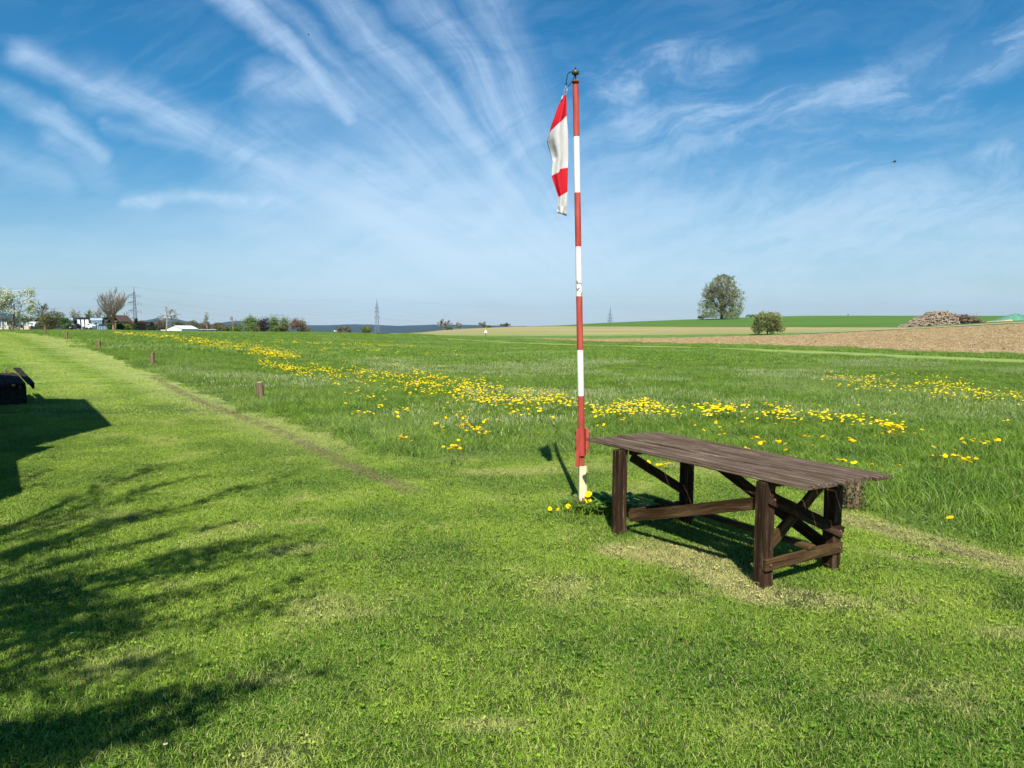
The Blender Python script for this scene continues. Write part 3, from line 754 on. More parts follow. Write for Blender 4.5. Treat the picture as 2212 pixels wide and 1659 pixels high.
def make_pole():
    t = empty('flagpole', PB, 'tall red and white banded metal flagpole hinged on a cream foot post', 'flagpole')
    q = lambda v: v - PB
    r = .029
    rows = [(984, None), (855, 0), (756, 1), (640, 0), (533, 1), (416.6, 0), (295.6, 1), (183, 0)]
    mb = MB(); pts = [q(polept(p)) for p, _ in rows]
    names = [M_RED, M_WHITE]
    for i in range(len(pts) - 1):
        mb.cur = 0 if i % 2 == 0 else 1
        n0 = len(mb.f); n = 20
        mb.tube([pts[i].lerp(pts[i + 1], k / 3) for k in range(4)], r * (1.04 - .012 * i), n, cap=False)
    mb.cur = 0
    mb.tube([pts[0] - (pts[1] - pts[0]).normalized() * .002, pts[0]], r * 1.03, 20)
    o = mb.build('banded_tube', [M_RED, M_WHITE], t, smooth=True)
    a, b = q(polept(183)), q(polept(171)); d = (b - a).normalized(); up = d
    mb = MB(); mb.tube([a - d * .004, a + d * .016, a + d * .018, a + d * .028, a + d * .030, a + d * .038, a + d * .041], [r * .9, r * .9, r * 1.10, r * 1.14, r * 1.14, r * .98, .006], 20); mb.build('top_collar', M_RUST, t, smooth=True)
    a2 = a + d * .041
    mb = MB(); mb.tube([a2, a2 + d * .108], .0075, 10); mb.build('spindle', M_DARK, t)
    c = a2 + d * .064; dd = (d + Vector((.10, 0, 0))).normalized()
    mb = MB(); mb.tube([c - dd * .019, c - dd * .017, c - dd * .009, c + dd * .009, c + dd * .017, c + dd * .019], [.018, .027, .034, .034, .028, .016], 20); mb.build('swivel_cap', M_BRONZE, t, smooth=True)
    # foot post
    top = q(polept(1007)); mb = MB(); Mr = Matrix.Rotation(R(6), 3, 'Z')
    zt = top.z; xm = top.x / 2
    mb.box((xm, 0, zt / 2 - .06), (.058, .05, zt + .12), Mr)
    bevel(mb.build('foot_post', M_CREAM, t), .004)
    mb = MB(); 
    for sx in (-1, 1): mb.box((xm + sx * .033, -.004, zt / 2 - .06), (.006, .066, zt + .12), Mr)
    mb.build('post_flange', M_CREAM, t)
    z0, z1 = q(polept(1006)).z, q(polept(926)).z; zr = q(polept(984)).z
    pm = q(polept(960)); xo = pm.x
    mb = MB(); mb.box((xo + .002, .006, (z0 + zr) / 2), (.05, .045, zr - z0 + .012), Mr); bevel(mb.build('rusty_socket', M_RUST, t), .003)
    mb = MB(); mb.box((xo - .034, -.02, (z0 + z1) / 2), (.007, .075, z1 - z0), Mr); mb.box((xo - .044, -.052, (z0 + z1) / 2), (.026, .006, z1 - z0), Mr)
    bevel(mb.build('hinge_plate', M_RED, t), .002)
    mb = MB(); z2 = z0 + .10; mb.box((xo + .036, -.0, (z2 + z1) / 2), (.007, .07, z1 - z2), Mr); mb.box((xo + .049, -.030, (z2 + z1) / 2 + .03), (.03, .006, z1 - z2 - .06), Mr)
    bevel(mb.build('hinge_plate', M_RED, t), .002)
    for zz in (z1 - .04, (z0 + z1) / 2 - .01):
        mb = MB(); mb.tube([(xo - .062, -.02, zz), (xo + .066, -.01, zz)], .0085, 6); mb.tube([(xo - .066, -.02, zz), (xo - .052, -.02, zz)], .015, 6); mb.build('bolt', M_DARK, t)
make_pole()
M_FR = mat('red_flag_cloth', (.60, .012, .022), .7, .12, 3, trans=.25); M_FW = mat('white_flag_cloth', (.78, .76, .73), .75, rgb2=(.66, .64, .60), scale=4, trans=.3)
def make_flag():
    s = 4.147; O = (1340, 160)
    def dp(x, y): return ((O[0] + x / s) / 2568 * 2212, (O[1] + y / s) / 1926 * 1659)
    Y0 = PB.y - .06
    Lp = [(318, 316), (285, 362), (245, 445), (205, 560), (176, 640), (158, 712), (140, 762), (131, 800), (143, 860), (166, 925), (184, 985), (191, 1015), (184, 1070), (178, 1165), (196, 1225), (218, 1290), (252, 1388), (246, 1440), (240, 1495), (232, 1548)]
    Rp = [(331, 318), (334, 350), (337, 400), (338, 460), (338, 510), (336, 541), (343, 620), (350, 700), (352, 790), (352, 850), (353, 920), (353, 980), (351, 1030), (350, 1081), (349, 1160), (347, 1240), (345, 1330), (342, 1410), (339, 1490), (337, 1584)]
    # red/white limits as row indices: 0-5 red, 5-13 white, 13-16 red, 16-19 white
    n = 22; m = 3; vs = []; rows = []
    for i in range(len(Lp) - 1):
        for k in range(m): rows.append((i + k / m))
    rows.append(len(Lp) - 1)
    for rr in rows:
        i = min(int(rr), len(Lp) - 2); k = rr - i
        l = (lerp(Lp[i][0], Lp[i + 1][0], k), lerp(Lp[i][1], Lp[i + 1][1], k)); r_ = (lerp(Rp[i][0], Rp[i + 1][0], k), lerp(Rp[i][1], Rp[i + 1][1], k))
        v = rr / (len(Lp) - 1)
        for j in range(n + 1):
            u = j / n
            x = lerp(l[0], r_[0], u); y = lerp(l[1], r_[1], u) 
            if 11 <= rr <= 15.5: y -= 30 * max(0, min(1, (u - .45) * 14)) * (1 - u) * 2 * math.exp(-((rr - 13) / 1.3) ** 2)
            fold = .022 * math.sin(u * 2.4 * math.pi + v * 2.2) * (1 - .35 * v) * min(1, v * 4) + .004 * math.sin(u * 15 + v * 8)
            if v < .55: fold += .10 * max(0, .35 - u) * math.exp(-((v - .40) / .14) ** 2) * 3
            if rr > 18.3: fold += .02 * math.sin(u * 9)
            p = AT(*dp(x, y), Y0 + fold); vs.append(tuple(p))
    fs = []; mi = []
    for i in range(len(rows) - 1):
        rr = rows[i] + .01
        for j in range(n):
            fs.append((i * (n + 1) + j, i * (n + 1) + j + 1, (i + 1) * (n + 1) + j + 1, (i + 1) * (n + 1) + j)); mi.append(0 if rr < 5 or 13 <= rr < 16 else 1)
    org = AT(*dp(326, 316), Y0)
    mb = MB(); mb.add(vs, fs); mb.mi = mi
    t = empty('flag', org, 'limp red and white striped flag hanging beside the pole top', 'flag')
    o = mb.build('cloth', [M_FR, M_FW], t, smooth=True); o.location = -org
    so = o.modifiers.new('thick', 'SOLIDIFY'); so.thickness = .002
    # white stitched loops at the head
    mb = MB()
    for a, b in (((300, 330), (284, 352)), ((297, 350), (280, 372))): mb.tube([AT(*dp(*a), Y0 - .01) - org, AT(*dp(*b), Y0 - .012) - org], .004, 5)
    mb.build('head_stitching', M_FW, t)
    # cord with swivel and ring
    t2 = empty('halyard_cord', AT(*dp(395, 90), Y0), 'thin dark cord with a snap hook between pole cap and flag', 'cord'); o2 = t2.location.copy()
    def curve(pts, r, name, m):
        P = [AT(*dp(*p), Y0) - o2 for p in pts]; Q = []
        for i in range(len(P) - 1):
            a, b, c_, d = P[max(i - 1, 0)], P[i], P[i + 1], P[min(i + 2, len(P) - 1)]
            for k in range(5):
                t_ = k / 5; Q.append(.5 * ((2 * b) + (c_ - a) * t_ + (2 * a - 5 * b + 4 * c_ - d) * t_ ** 2 + (3 * b - a - 3 * c_ + d) * t_ ** 3))
        Q.append(P[-1]); mb = MB(); mb.tube(Q, r, 6); return mb.build(name, m, t2, smooth=True)
    curve([(405, 90), (380, 84), (350, 105), (338, 150), (330, 205)], .0042, 'cord', M_ROPE)
    curve([(415, 112), (410, 145), (385, 195), (352, 232)], .0042, 'cord_tail', M_ROPE)
    curve([(325, 200), (336, 208), (330, 218), (322, 210)], .006, 'knot', M_ROPE)
    M_STEEL = mat('steel', (.45, .45, .45), .35, .1, 5, metal=.8)
    curve([(328, 215), (326, 245), (345, 265), (330, 285)], .0045, 'snap_hook', M_STEEL)
    curve([(326, 240), (310, 275), (308, 310), (322, 322), (338, 300), (340, 270), (326, 240)], .0025, 'ring', M_STEEL)
make_flag()

# ------------------------------------------------------------------ round marker posts
W_POST = mat('weathered_post_wood', (.22, .15, .085), .95, rgb2=(.09, .062, .038), scale=5, scl=(3, 3, .5), bump=.4)
W_CUT = mat('post_end_grain', (.38, .29, .18), .9, .25, 14)
ordn = ['first', 'second', 'third', 'fourth', 'fifth', 'sixth', 'seventh', 'eighth', 'ninth', 'tenth']
def make_posts():
    rg = random.Random(8)
    near = ['nearest round brown post stub in the meadow edge, standing in tall grass', 'round brown post stub with a pale cut top, second from the front']
    for k in range(11):
        Y = 16 + 8.2 * k; X = 7.2 - .809 * Y; z = H(X, Y)
        if k > 9: continue
        t = empty('wooden_post', (X, Y, z), near[k] if k < 2 else 'round brown post stub, %s in the row counted from the front' % ordn[k], 'post', 'post stubs along the mown edge')
        mb = MB(); h = [.40, .46, .45, .47, .46, .45, .45, .46, .45, .45][k] ; r = .076; lx, ly = rg.uniform(-.03, .03), rg.uniform(-.02, .02)
        vs = []; n = 18; ph = rg.uniform(0, 6)
        P = [(0, 0, -.1), (lx * .3, ly * .3, h * .3), (lx * .7, ly * .7, h * .7), (lx, ly, h - .012), (lx, ly, h)]
        mb.tube(P, [r * 1.02, r, r * .98, r * .98, r * .93], n, cap=False)
        mb.v = [(x + .006 * math.sin(5 * math.atan2(y, x) + ph), y + .006 * math.sin(3 * math.atan2(y, x)), zz + (.012 * math.sin(math.atan2(y, x) + ph) if zz > h * .8 else 0)) for x, y, zz in mb.v]
        mb.build('post_body', W_POST, t, smooth=True)
        mb2 = MB(); top = mb.v[-n:]; mb2.add(list(top) + [(lx, ly, h - .004)], [(i, (i + 1) % n, n) for i in range(n)]); mb2.build('cut_top', W_CUT, t)
make_posts()
M_IVY = leafmat('ivy_leaf', (.12, .17, .04), (.06, .08, .025), .2, 30); M_IVB = leafmat('dry_ivy_leaf', (.17, .11, .06), (.07, .04, .025), .15, 30)
def ivy_post():
    p = G(1838, 1098); t = empty('ivy_covered_post', p, 'short post stub overgrown with mottled brown green ivy behind the table', 'post')
    mb = MB(); mb.tube([(0, 0, -.05), (0, 0, .15), (0, 0, .30)], [.085, .085, .075], 14); mb.build('post_body', W_POST, t)
    rg = random.Random(3)
    for nm, m, n in (('ivy_leaves', M_IVY, 520), ('dry_leaves', M_IVB, 330)):
        mb = MB()
        for _ in range(n):
            a = rg.uniform(0, 6.283); z = rg.uniform(0, .33); r = rg.uniform(.085, .125) * (1 if z > .08 else 1.15)
            if z > .29: r *= rg.random()
            mb.leaf((r * math.cos(a), r * math.sin(a), z), rg.uniform(.014, .026), rg, 0, .9)
        mb.build(nm, m, t)
ivy_post()

# ------------------------------------------------------------------ low roofed box at the left edge
def roof_box():
    V0 = AT(73.6, 831, 14.6); e = Vector((-.74, -.67, 0)).normalized(); u = Vector((-.68, .73, 0)).normalized()
    gz = H(V0.x, V0.y); org = Vector((V0.x, V0.y, gz))
    dk = wood('shaded_shingle_wood', (.022, .018, .017), (.055, .045, .040), (.11, .085, .07), sx=2, sy=14); lt = wood('sunlit_shingle_wood', (.10, .07, .05), (.20, .14, .10), (.3, .22, .15), sx=2, sy=12)  # hut shade painted into the dark wood, sunlight into the lighter one
    t = empty('roofed_wooden_box', org, 'low dark wooden box with a sloping shingled lid at the left edge', 'box')
    zl, zh = V0.z - gz, V0.z - gz + .26; Ls = 1.75; W = 3.2
    def P(a, b, z=0): return e * a + u * b + Vector((0, 0, z))
    zr = lambda b: lerp(zl, zh, b / Ls)
    # body walls
    for a0, b0, a1, b1, nm in ((.12, .12, W, .12, 'front_wall'), (.12, .12, .12, Ls - .2, 'side_wall'), (.12, Ls - .2, W, Ls - .2, 'back_wall')):
        z0, z1 = zr(b0) - .04, zr(b1) - .04
        mb = MB(); n = (e if nm == 'side_wall' else u) * .03
        A, B = P(a0, b0), P(a1, b1); vs = []
        for q in (A, B):
            for s_ in (0, 1): vs += [q + n * s_ + Vector((0, 0, -.25)), q + n * s_ + Vector((0, 0, (z0 if q is A else z1)))]
        mb.add([tuple(v) for v in vs], [(0, 1, 5, 4), (2, 6, 7, 3), (1, 3, 7, 5), (0, 4, 6, 2), (0, 2, 3, 1), (4, 5, 7, 6)])
        mb.build(nm, dk, t)
    rg = random.Random(4)
    # two courses of boards running down the slope, a gap behind the verge board
    for cse, (b0, b1, m, lift) in enumerate(((-.02, Ls * .62, dk, .03), (Ls * .56, Ls + .05, lt, .0))):
        a = .40 if cse else .14
        while a < W:
            w = rg.uniform(.15, .19); b1j = b1 + rg.uniform(-.03, .03); b0j = b0 + rg.uniform(-.02, .03)
            beam('roof_board', P(a + w / 2, b0j, zr(b0j) + lift + rg.uniform(0, .008)), P(a + w / 2, b1j, zr(b1j) + lift + rg.uniform(0, .01)), w - .008, .022, m, t)
            a += w
    beam('verge_board', P(.02, -.05, zr(-.05) - .02), P(.02, Ls - .12, zr(Ls - .12) - .02), .035, .11, dk, t)
    beam('verge_board', P(.06, -.05, zr(-.05) + .04), P(.06, Ls - .12, zr(Ls - .12) + .04), .13, .02, dk, t)
    beam('rafter', P(.24, .0, zr(0) - .03), P(.24, Ls, zr(Ls) - .03), .04, .05, lt, t)
    mb = MB(); mb.add([tuple(P(.27, .25, zr(.25) - .16)), tuple(P(W, .25, zr(.25) - .16)), tuple(P(W, Ls - .22, zr(Ls) - .22)), tuple(P(.27, Ls - .22, zr(Ls) - .22))], [(0, 1, 2, 3)])
    mb.build('inner_floor', mat('sunlit_inner_wood', (.48, .36, .18), .9, .2, 6), t)  # bright yellow tone stands in for sunlight inside the box
roof_box()

# ------------------------------------------------------------------ what shades the left of the lawn (stands outside the frame)
def shade_hut():
    wm = wood('hut_boards', (.06, .04, .025), (.12, .08, .05), (.2, .15, .1)); rm = mat('hut_roof_tiles', (.17, .07, .05), .9, .3, 6)
    t = empty('timber_hut', (-9.5, 7.9, 0), 'tall timber hut with a steep tiled roof left of the picture', 'hut')
    x0, x1, y0, y1 = 2.75, -6.0, -1.2, 1.1; he, hr = 3.15, 7.4
    mb = MB(); mb.box(((x0 + x1) / 2 - .15, 0, he / 2), (x0 - x1 - .5, y1 - y0 - .3, he)); mb.build('wall', wm, t)
    mb = MB(); mb.add([(x0, y0, he), (x0, y1, he), (0, y1, hr), (0, y0, hr), (x1, y0, hr), (x1, y1, hr), (x0, y0, he - .12), (x0, y1, he - .12), (x1, y0, he), (x1, y1, he)],
        [(0, 1, 2, 3), (3, 2, 5, 4), (0, 3, 4, 8), (1, 9, 5, 2), (6, 8, 9, 7), (4, 5, 9, 8), (0, 6, 7, 1), (0, 8, 6), (1, 7, 9)]); mb.build('roof', rm, t)
    mb = MB(); mb.box((x0 - .26, .2, 1.05), (.05, .9, 2.1)); mb.build('door', rm, t)
    mb = MB(); pl = [(-5.1, 4.0), (-5.1, 5.1), (-6.3, 6.75), (-6.45, 7.75), (-9.3, 7.75), (-9.3, 4.0)]; pl = [(x + 9.5, y - 7.9) for x, y in pl]
    mb.add([(x, y, 0) for x, y in pl] + [(x, y, 2.35) for x, y in pl], [(5, 4, 3, 2, 1, 0), (6, 7, 8, 9, 10, 11)] + [(i, (i + 1) % 6, (i + 1) % 6 + 6, i + 6) for i in range(6)]); mb.build('added_shade_block', wm, t)  # unseen block, added and shaped to fill out the shadow on the lawn
shade_hut()

# ------------------------------------------------------------------ trees
def grow(mb, rng, p, d, L, r, lev, sp, tips):
    """sp: dict(levels, n (children per level), ang, up, wob, lr (length ratio), rr)"""
    n = 6 if lev == 0 else 5 if lev == 1 else 4; d = Vector(d).normalized(); p = Vector(p); pts = [p.copy()]; rad = [r]
    for i in range(n):
        d = (d + Vector((rng.gauss(0, 1), rng.gauss(0, 1), rng.gauss(0, 1))) * sp['wob'] + Vector((0, 0, sp['up'][min(lev, len(sp['up']) - 1)]))).normalized()
        p = p + d * (L / n); pts.append(p.copy()); rad.append(r * (1 - (i + 1) / n * (1 - sp.get('tap', .35))))
    (mb.fine if getattr(mb, 'fine', None) is not None and lev >= 2 else mb).tube(pts, [max(q, getattr(mb, 'rmin', 0)) for q in rad], sp.get('sides', [7, 5, 4, 3, 3])[lev], cap=False)
    if lev >= sp['levels']: tips.append((pts[-1], d, L)); tips.append((pts[-2], d, L)); return
    k = sp['n'][lev]; s0 = sp['start'][lev]
    for j in range(k):
        f = s0 + (1 - s0) * ((j + rng.random()) / k); i = min(n - 1, int(f * n)); q = pts[i].lerp(pts[i + 1], f * n - i); dd = (pts[i + 1] - pts[i]).normalized()
        a = dd.cross(Vector((rng.gauss(0, 1), rng.gauss(0, 1), rng.gauss(0, 1)))).normalized(); an = R(rng.gauss(sp['ang'][lev], sp['ang'][lev] * .2))
        nd = dd * math.cos(an) + a * math.sin(an)
        if 'bias' in sp and lev == 0: nd = (nd + Vector(sp['bias'])).normalized()
        grow(mb, rng, q, nd, L * sp['lr'][lev] * rng.uniform(.75, 1.15) * ((sp['lf'][0] - sp['lf'][1] * f) if ('lf' in sp and lev == 0) else (1.15 - .35 * f)), rad[i] * sp['rr'][lev], lev + 1, sp, tips)
    tips.append((pts[-1], d, L * .5))
SPEC = {
 'vase': dict(levels=3, n=[17, 9, 7], start=[.24, .15, .2], ang=[38, 24, 20], up=[0, .13, .14, .12], wob=.05, lr=[.80, .55, .55], rr=[.55, .6, .6], tap=.4),
 'round': dict(levels=3, n=[9, 6, 5], start=[.3, .25, .25], ang=[62, 45, 40], up=[0, .05, .04, .02], wob=.10, lr=[.62, .55, .5], rr=[.5, .6, .6]),
 'lime': dict(levels=4, n=[26, 7, 5, 3], start=[.12, .25, .3, .3], ang=[62, 46, 45, 40], up=[0, .07, .0, -.10, -.16], wob=.07, lf=(1.30, .85), lr=[.58, .5, .45, .45], rr=[.42, .6, .6, .7]),
 'airy': dict(levels=3, n=[12, 5, 4], start=[.2, .2, .3], ang=[45, 40, 38], up=[0, .10, .06, .0], wob=.08, lr=[.45, .5, .5], rr=[.4, .6, .6], tap=.15),
 'shrub': dict(levels=3, n=[10, 6, 4], start=[.02, .15, .3], ang=[46, 30, 30], up=[0, .06, .08, .05], wob=.1, lr=[1.0, .5, .5], rr=[.8, .6, .6]),
 'umbrella': dict(levels=2, n=[9, 6], start=[.55, .3], ang=[72, 45], up=[0, .02, .05], wob=.12, lr=[.42, .45], rr=[.5, .6]),
 'sapling': dict(levels=2, n=[9, 4], start=[.35, .3], ang=[28, 30], up=[0, .08, .08], wob=.05, lr=[.42, .4], rr=[.5, .6], tap=.2)}
def tree(name, px, pyb, pyt, wpx, Y, spec, bark, leaf=None, nleaf=0, lsize=.2, lw=.7, label='', cat='tree', group=None, seed=1, parts=('trunk', 'crown'), lspread=.3, r0=None, droop=0, fine=None):
    b = AT(px, pyb, Y); top = AT(px, pyt, Y).z; h = top - b.z; b.z = min(b.z, H(b.x, Y) if Y < 100 else b.z)
    rng = random.Random(seed); sp = SPEC[spec]; mb = MB(); mb.fine = MB() if sp['levels'] > 2 else None; mb.rmin = Y * {'lime': .00016, 'vase': .00015}.get(spec, .0002); tips = []
    grow(mb, rng, (0, 0, -.2), (rng.gauss(0, .02), rng.gauss(0, .02), 1), h * (.6 if spec not in ('shrub',) else .35), r0 or h * .03, 0, sp, tips)
    # fit to the size seen in the photograph
    zs = sorted(v[2] for v in (mb.fine.v if mb.fine else mb.v)); xs = sorted(v[0] for v in (mb.fine.v if mb.fine else mb.v)); hh = zs[int(len(zs) * .995)]; ww = max(.1, xs[int(len(xs) * .995)] - xs[int(len(xs) * .005)])
    kz = h / hh; kx = (wpx / F * Y) / ww * (.80 if spec == 'lime' else 1); kz *= .96 if spec == 'lime' else 1
    sc = lambda v: (v[0] * lerp(1, kx, min(1, max(0, v[2] / hh * 3))), v[1] * lerp(1, kx, min(1, max(0, v[2] / hh * 3))), v[2] * kz)
    mb.v = [sc(v) for v in mb.v]; mb.fine and setattr(mb.fine, 'v', [sc(v) for v in mb.fine.v])
    t = empty(name, b, label, cat, group)
    mb.build(parts[0], bark, t)
    if mb.fine: mb.fine.build('branches', fine or bark, t)
    if leaf and spec == 'lime':
        lb = MB(); W2 = wpx / F * Y / 2; R_ = lambda k: W2 * float(np.interp(k, [0, .06, .2, .38, .6, .78, .9, .97, 1], [.75, .90, 1.0, .97, .86, .70, .46, .24, .05]))
        for c in range(980):
            k = 1 - rng.random() ** .75 * .97; a = rng.uniform(0, 6.283); r = R_(k) * math.sqrt(rng.uniform(.18, 1)) * rng.uniform(.88, 1.06)
            cx_, cy_, cz_ = r * math.cos(a) + (1 - k) * W2 * -.05, r * math.sin(a), h * k * .985 + .1
            if r < W2 * .35 and k < .3: continue
            m = rng.randint(12, 34); el = rng.uniform(.5, 1.5) * (1.5 - k)
            for _ in range(m): lb.leaf((cx_ + rng.gauss(0, .36), cy_ + rng.gauss(0, .36), max(.2, cz_ - abs(rng.gauss(0, .5)) * el)), lsize * rng.uniform(.5, 1.15), rng, -.2, lw)
        lb.build(parts[1], leaf, t)
    elif leaf:
        lb = MB()
        for _ in range(nleaf):
            p, d, L = rng.choice(tips); q = Vector(sc(p)) + Vector((rng.gauss(0, 1), rng.gauss(0, 1), rng.gauss(0, 1))) * lspread - Vector((0, 0, droop * rng.random()))
            if q.z < h * .05: continue
            lb.leaf(q, lsize * rng.uniform(.6, 1.3), rng, .1, lw)
        lb.build(parts[1], leaf, t)
    return t
def bush(name, px, pyb, pyt, wpx, Y, m, label, seed=1, n=2600, size=None, cat='bush', group=None, shape='blob', trunk=True):
    b = AT(px, pyb, Y); h = AT(px, pyt, Y).z - b.z; w = wpx / F * Y; rng = random.Random(seed * 7 + 1); size = size or max(.10, Y * .0016)
    if Y < 112: b.z = min(b.z, H(b.x, b.y))
    t = empty(name, b, label, cat, group); lb = MB()
    if shape == 'cone':
        for _ in range(n):
            k = rng.random() ** .8; z = h * (.04 + .96 * k); r = w / 2 * (1 - k) * (.80 + .28 * abs(math.sin(k * 26))) * rng.uniform(.55, 1.08) + .03; a = rng.uniform(0, 6.283)
            p = Vector((r * math.cos(a), r * math.sin(a), z)); lb.leaf(p, size * rng.uniform(.7, 1.4), rng, -.4, .45)
    else:
        bl = []
        nb = 16 if shape == 'blob' else 60
        for i in range(nb):
            a = rng.uniform(0, 6.283); rr = math.sqrt(rng.random()); z = rng.uniform(.22, .80) 
            ph = math.sqrt(max(0, 1 - ((z - .45) / .62) ** 2)) if shape == 'blob' else (1 - abs(z - .4) * .9)
            if shape == 'dome': z = rng.uniform(.16, .82); ph = math.sqrt(max(0, 1 - ((z - .40) / .60) ** 2)) * 1.12
            bl.append((Vector((rr * math.cos(a) * w * .36 * ph, rr * math.sin(a) * w * .36 * ph, z * h)), rng.uniform(.16, .27) * min(w, h * 1.3) * (1 if shape == 'blob' else .55)))
        for _ in range(n):
            c, r = rng.choice(bl); d = Vector((rng.gauss(0, 1), rng.gauss(0, 1), rng.gauss(0, 1))).normalized(); p = c + d * r * rng.uniform(.55, 1.12)
            if p.z < .02 * h: p.z = rng.uniform(0, .1) * h
            if p.z > h: continue
            lb.leaf(p, size * rng.uniform(.6, 1.4), rng, .2, .7)
    lb.build('foliage', m, t)
    mb = MB(); k = 1 if shape == 'cone' else 3
    for i in range(k): mb.tube([(0, 0, -.3), (rng.uniform(-.1, .1) * w * (k > 1), rng.uniform(-.1, .1) * w * (k > 1), h * .4), (rng.uniform(-.25, .25) * w * (k > 1), rng.uniform(-.2, .2) * w * (k > 1), h * (.8 if k == 1 else .65))], [h * .022, h * .015, .01], 5)
    mb.build('trunk' if cat == 'tree' else 'stems', BARK, t)
    return t
L_BLOS = leafmat('white_blossom', (.74, .75, .62), (.34, .42, .20), .3); L_FRESH = leafmat('fresh_leaf', (.19, .27, .06), (.12, .19, .04), .35)
L_DKG = leafmat('dark_leaf', (.05, .10, .022), (.09, .16, .038), .25); L_OLV = leafmat('olive_leaf', (.19, .18, .065), (.12, .13, .045), .3)
L_YG = leafmat('yellow_green_leaf', (.19, .235, .045), (.13, .18, .035), .35); L_BRN = leafmat('brown_twig_leaf', (.21, .17, .11), (.14, .12, .07), .3)
L_RED = leafmat('copper_leaf', (.33, .21, .14), (.22, .14, .09), .3); L_CON = leafmat('conifer_leaf', (.018, .035, .020), (.04, .065, .030), .1)
L_BIR = leafmat('birch_leaf', (.22, .32, .08), (.14, .23, .055), .4); L_PLUM = leafmat('dark_copper_leaf', (.04, .035, .035), (.07, .06, .055), .2)
L_LIME = leafmat('lime_bud', (.30, .32, .10), (.20, .225, .075), .35)
BK_OR = mat('lichen_bark', (.36, .22, .08), .9, .3, 8); BK_PALE = mat('pale_twig_bark', (.25, .22, .17), .9, .25, 6); BK_DK = mat('dark_twig_bark', (.085, .075, .055), .9, .3, 6)
def trees():
    tree('blossom_tree', 28, 716, 625, 82, 72, 'round', BARK, L_BLOS, 5200, .15, label='fruit tree covered in white blossom at the far left edge', seed=3, lspread=.16, r0=.09)
    tree('young_blossom_tree', 52, 713, 668, 34, 84, 'round', BARK, L_BLOS, 1100, .14, label='small white flowering tree just right of the large blossoming one', seed=33, lspread=.12, r0=.06)
    tree('bare_tree', 101, 712, 654, 54, 150, 'round', BK_DK, L_OLV, 500, .2, label='round topped bare tree rising above the olive thicket', seed=5, r0=.16)
    bush('thicket_tree', 112, 713, 673, 58, 140, L_OLV, 'wide olive brown thicket left of the dark grey building', 4, 4200, cat='tree')
    bush('dark_bush', 141, 713, 686, 26, 138, L_DKG, 'dark green bush against the left end of the grey building', 5, 1500)
    for i, (px, pt, w, lb) in enumerate(((162, 668, 26, 'leftmost small bare tree behind the grey building'), (187, 670, 26, 'green tinged bare tree behind the grey building roof'), (212, 666, 22, 'thin bare tree behind the glass part of the grey building'), (232, 668, 26, 'bare tree behind the gabled timber shelter'))):
        tree('small_bare_tree', px, 705, pt, w, 230, 'round', BK_PALE if i % 2 == 0 else BK_DK, L_FRESH, [60, 420, 60, 380][i], .3, label=lb, seed=20 + i, group='bare trees behind the grey building', r0=.2)
    tree('bare_tree', 245, 716, 623, 54, 80, 'vase', BK_OR, label='tall upright bare tree with orange lichen trunk and a broom like crown', seed=7, r0=.075, fine=BARKG)
    o = [x for x in col.objects if x.name.startswith('bare_tree')][-1]
    tree('small_bare_tree', 274, 714, 672, 20, 120, 'sapling', BK_PALE, label='slim bare tree right of the tall broom crowned tree', seed=27, r0=.07)
    bush('green_bush', 265, 715, 687, 34, 96, L_DKG, 'rounded dark green bush right of the tall bare tree', 9, 3200)
    bush('yellow_green_bush', 272, 715, 694, 20, 94, L_YG, 'low yellow green bush in front of the dark rounded one', 10, 900)
    bush('conifer', 295, 715, 686, 21, 100, L_CON, 'dark narrow conifer below the three armed pylon', 11, 3000, cat='tree', shape='cone')
    bush('conifer', 328, 716, 694, 22, 100, L_CON, 'small dark cone shaped conifer left of the white tent', 12, 2600, cat='tree', shape='cone')
    for i, (px, pt, pb, w, m, lb) in enumerate(((311, 693, 715, 24, L_BRN, 'brown leafless bush between the two conifers'), (345, 692, 716, 30, L_BRN, 'brown leafless bush behind the umbrella shaped young tree'), (384, 695, 714, 34, L_OLV, 'olive bush row behind the white tent'),
          (418, 692, 714, 40, L_OLV, 'olive green trees above the low shed roof'), (440, 695, 714, 34, L_BRN, 'brown thicket above the right half of the low shed roof'), (470, 697, 716, 36, L_BRN, 'brown thicket at the right end of the low shed'), (484, 704, 719, 40, L_OLV, 'low olive bush left of the yellow green bush'),
          (511, 703, 720, 27, L_YG, 'bright yellow green bush right of the low shed'), (505, 700, 716, 50, L_BRN, 'brown thicket behind the yellow green bush'), (208, 699, 713, 0, None, ''))):
        if m: bush('field_bush', px, pb, pt, w, 150 if i not in (6, 7) else 118, m, lb, 30 + i, 1700, group='bushes beyond the meadow')
    tree('young_tree', 357, 718, 661, 42, 75, 'umbrella', BK_PALE, L_BRN, 90, .10, label='young pruned tree with a flat umbrella crown left of the tent', seed=9, lspread=.08, r0=.07)
    tree('sapling', 449, 720, 674, 17, 84, 'sapling', BK_PALE, L_YG, 60, .09, label='slender bare sapling in front of the low shed', seed=12, lspread=.1, r0=.05)
    tree('sapling', 504, 715, 680, 14, 90, 'sapling', BK_PALE, label='slender bare sapling above the yellow green bush', seed=13, r0=.045)
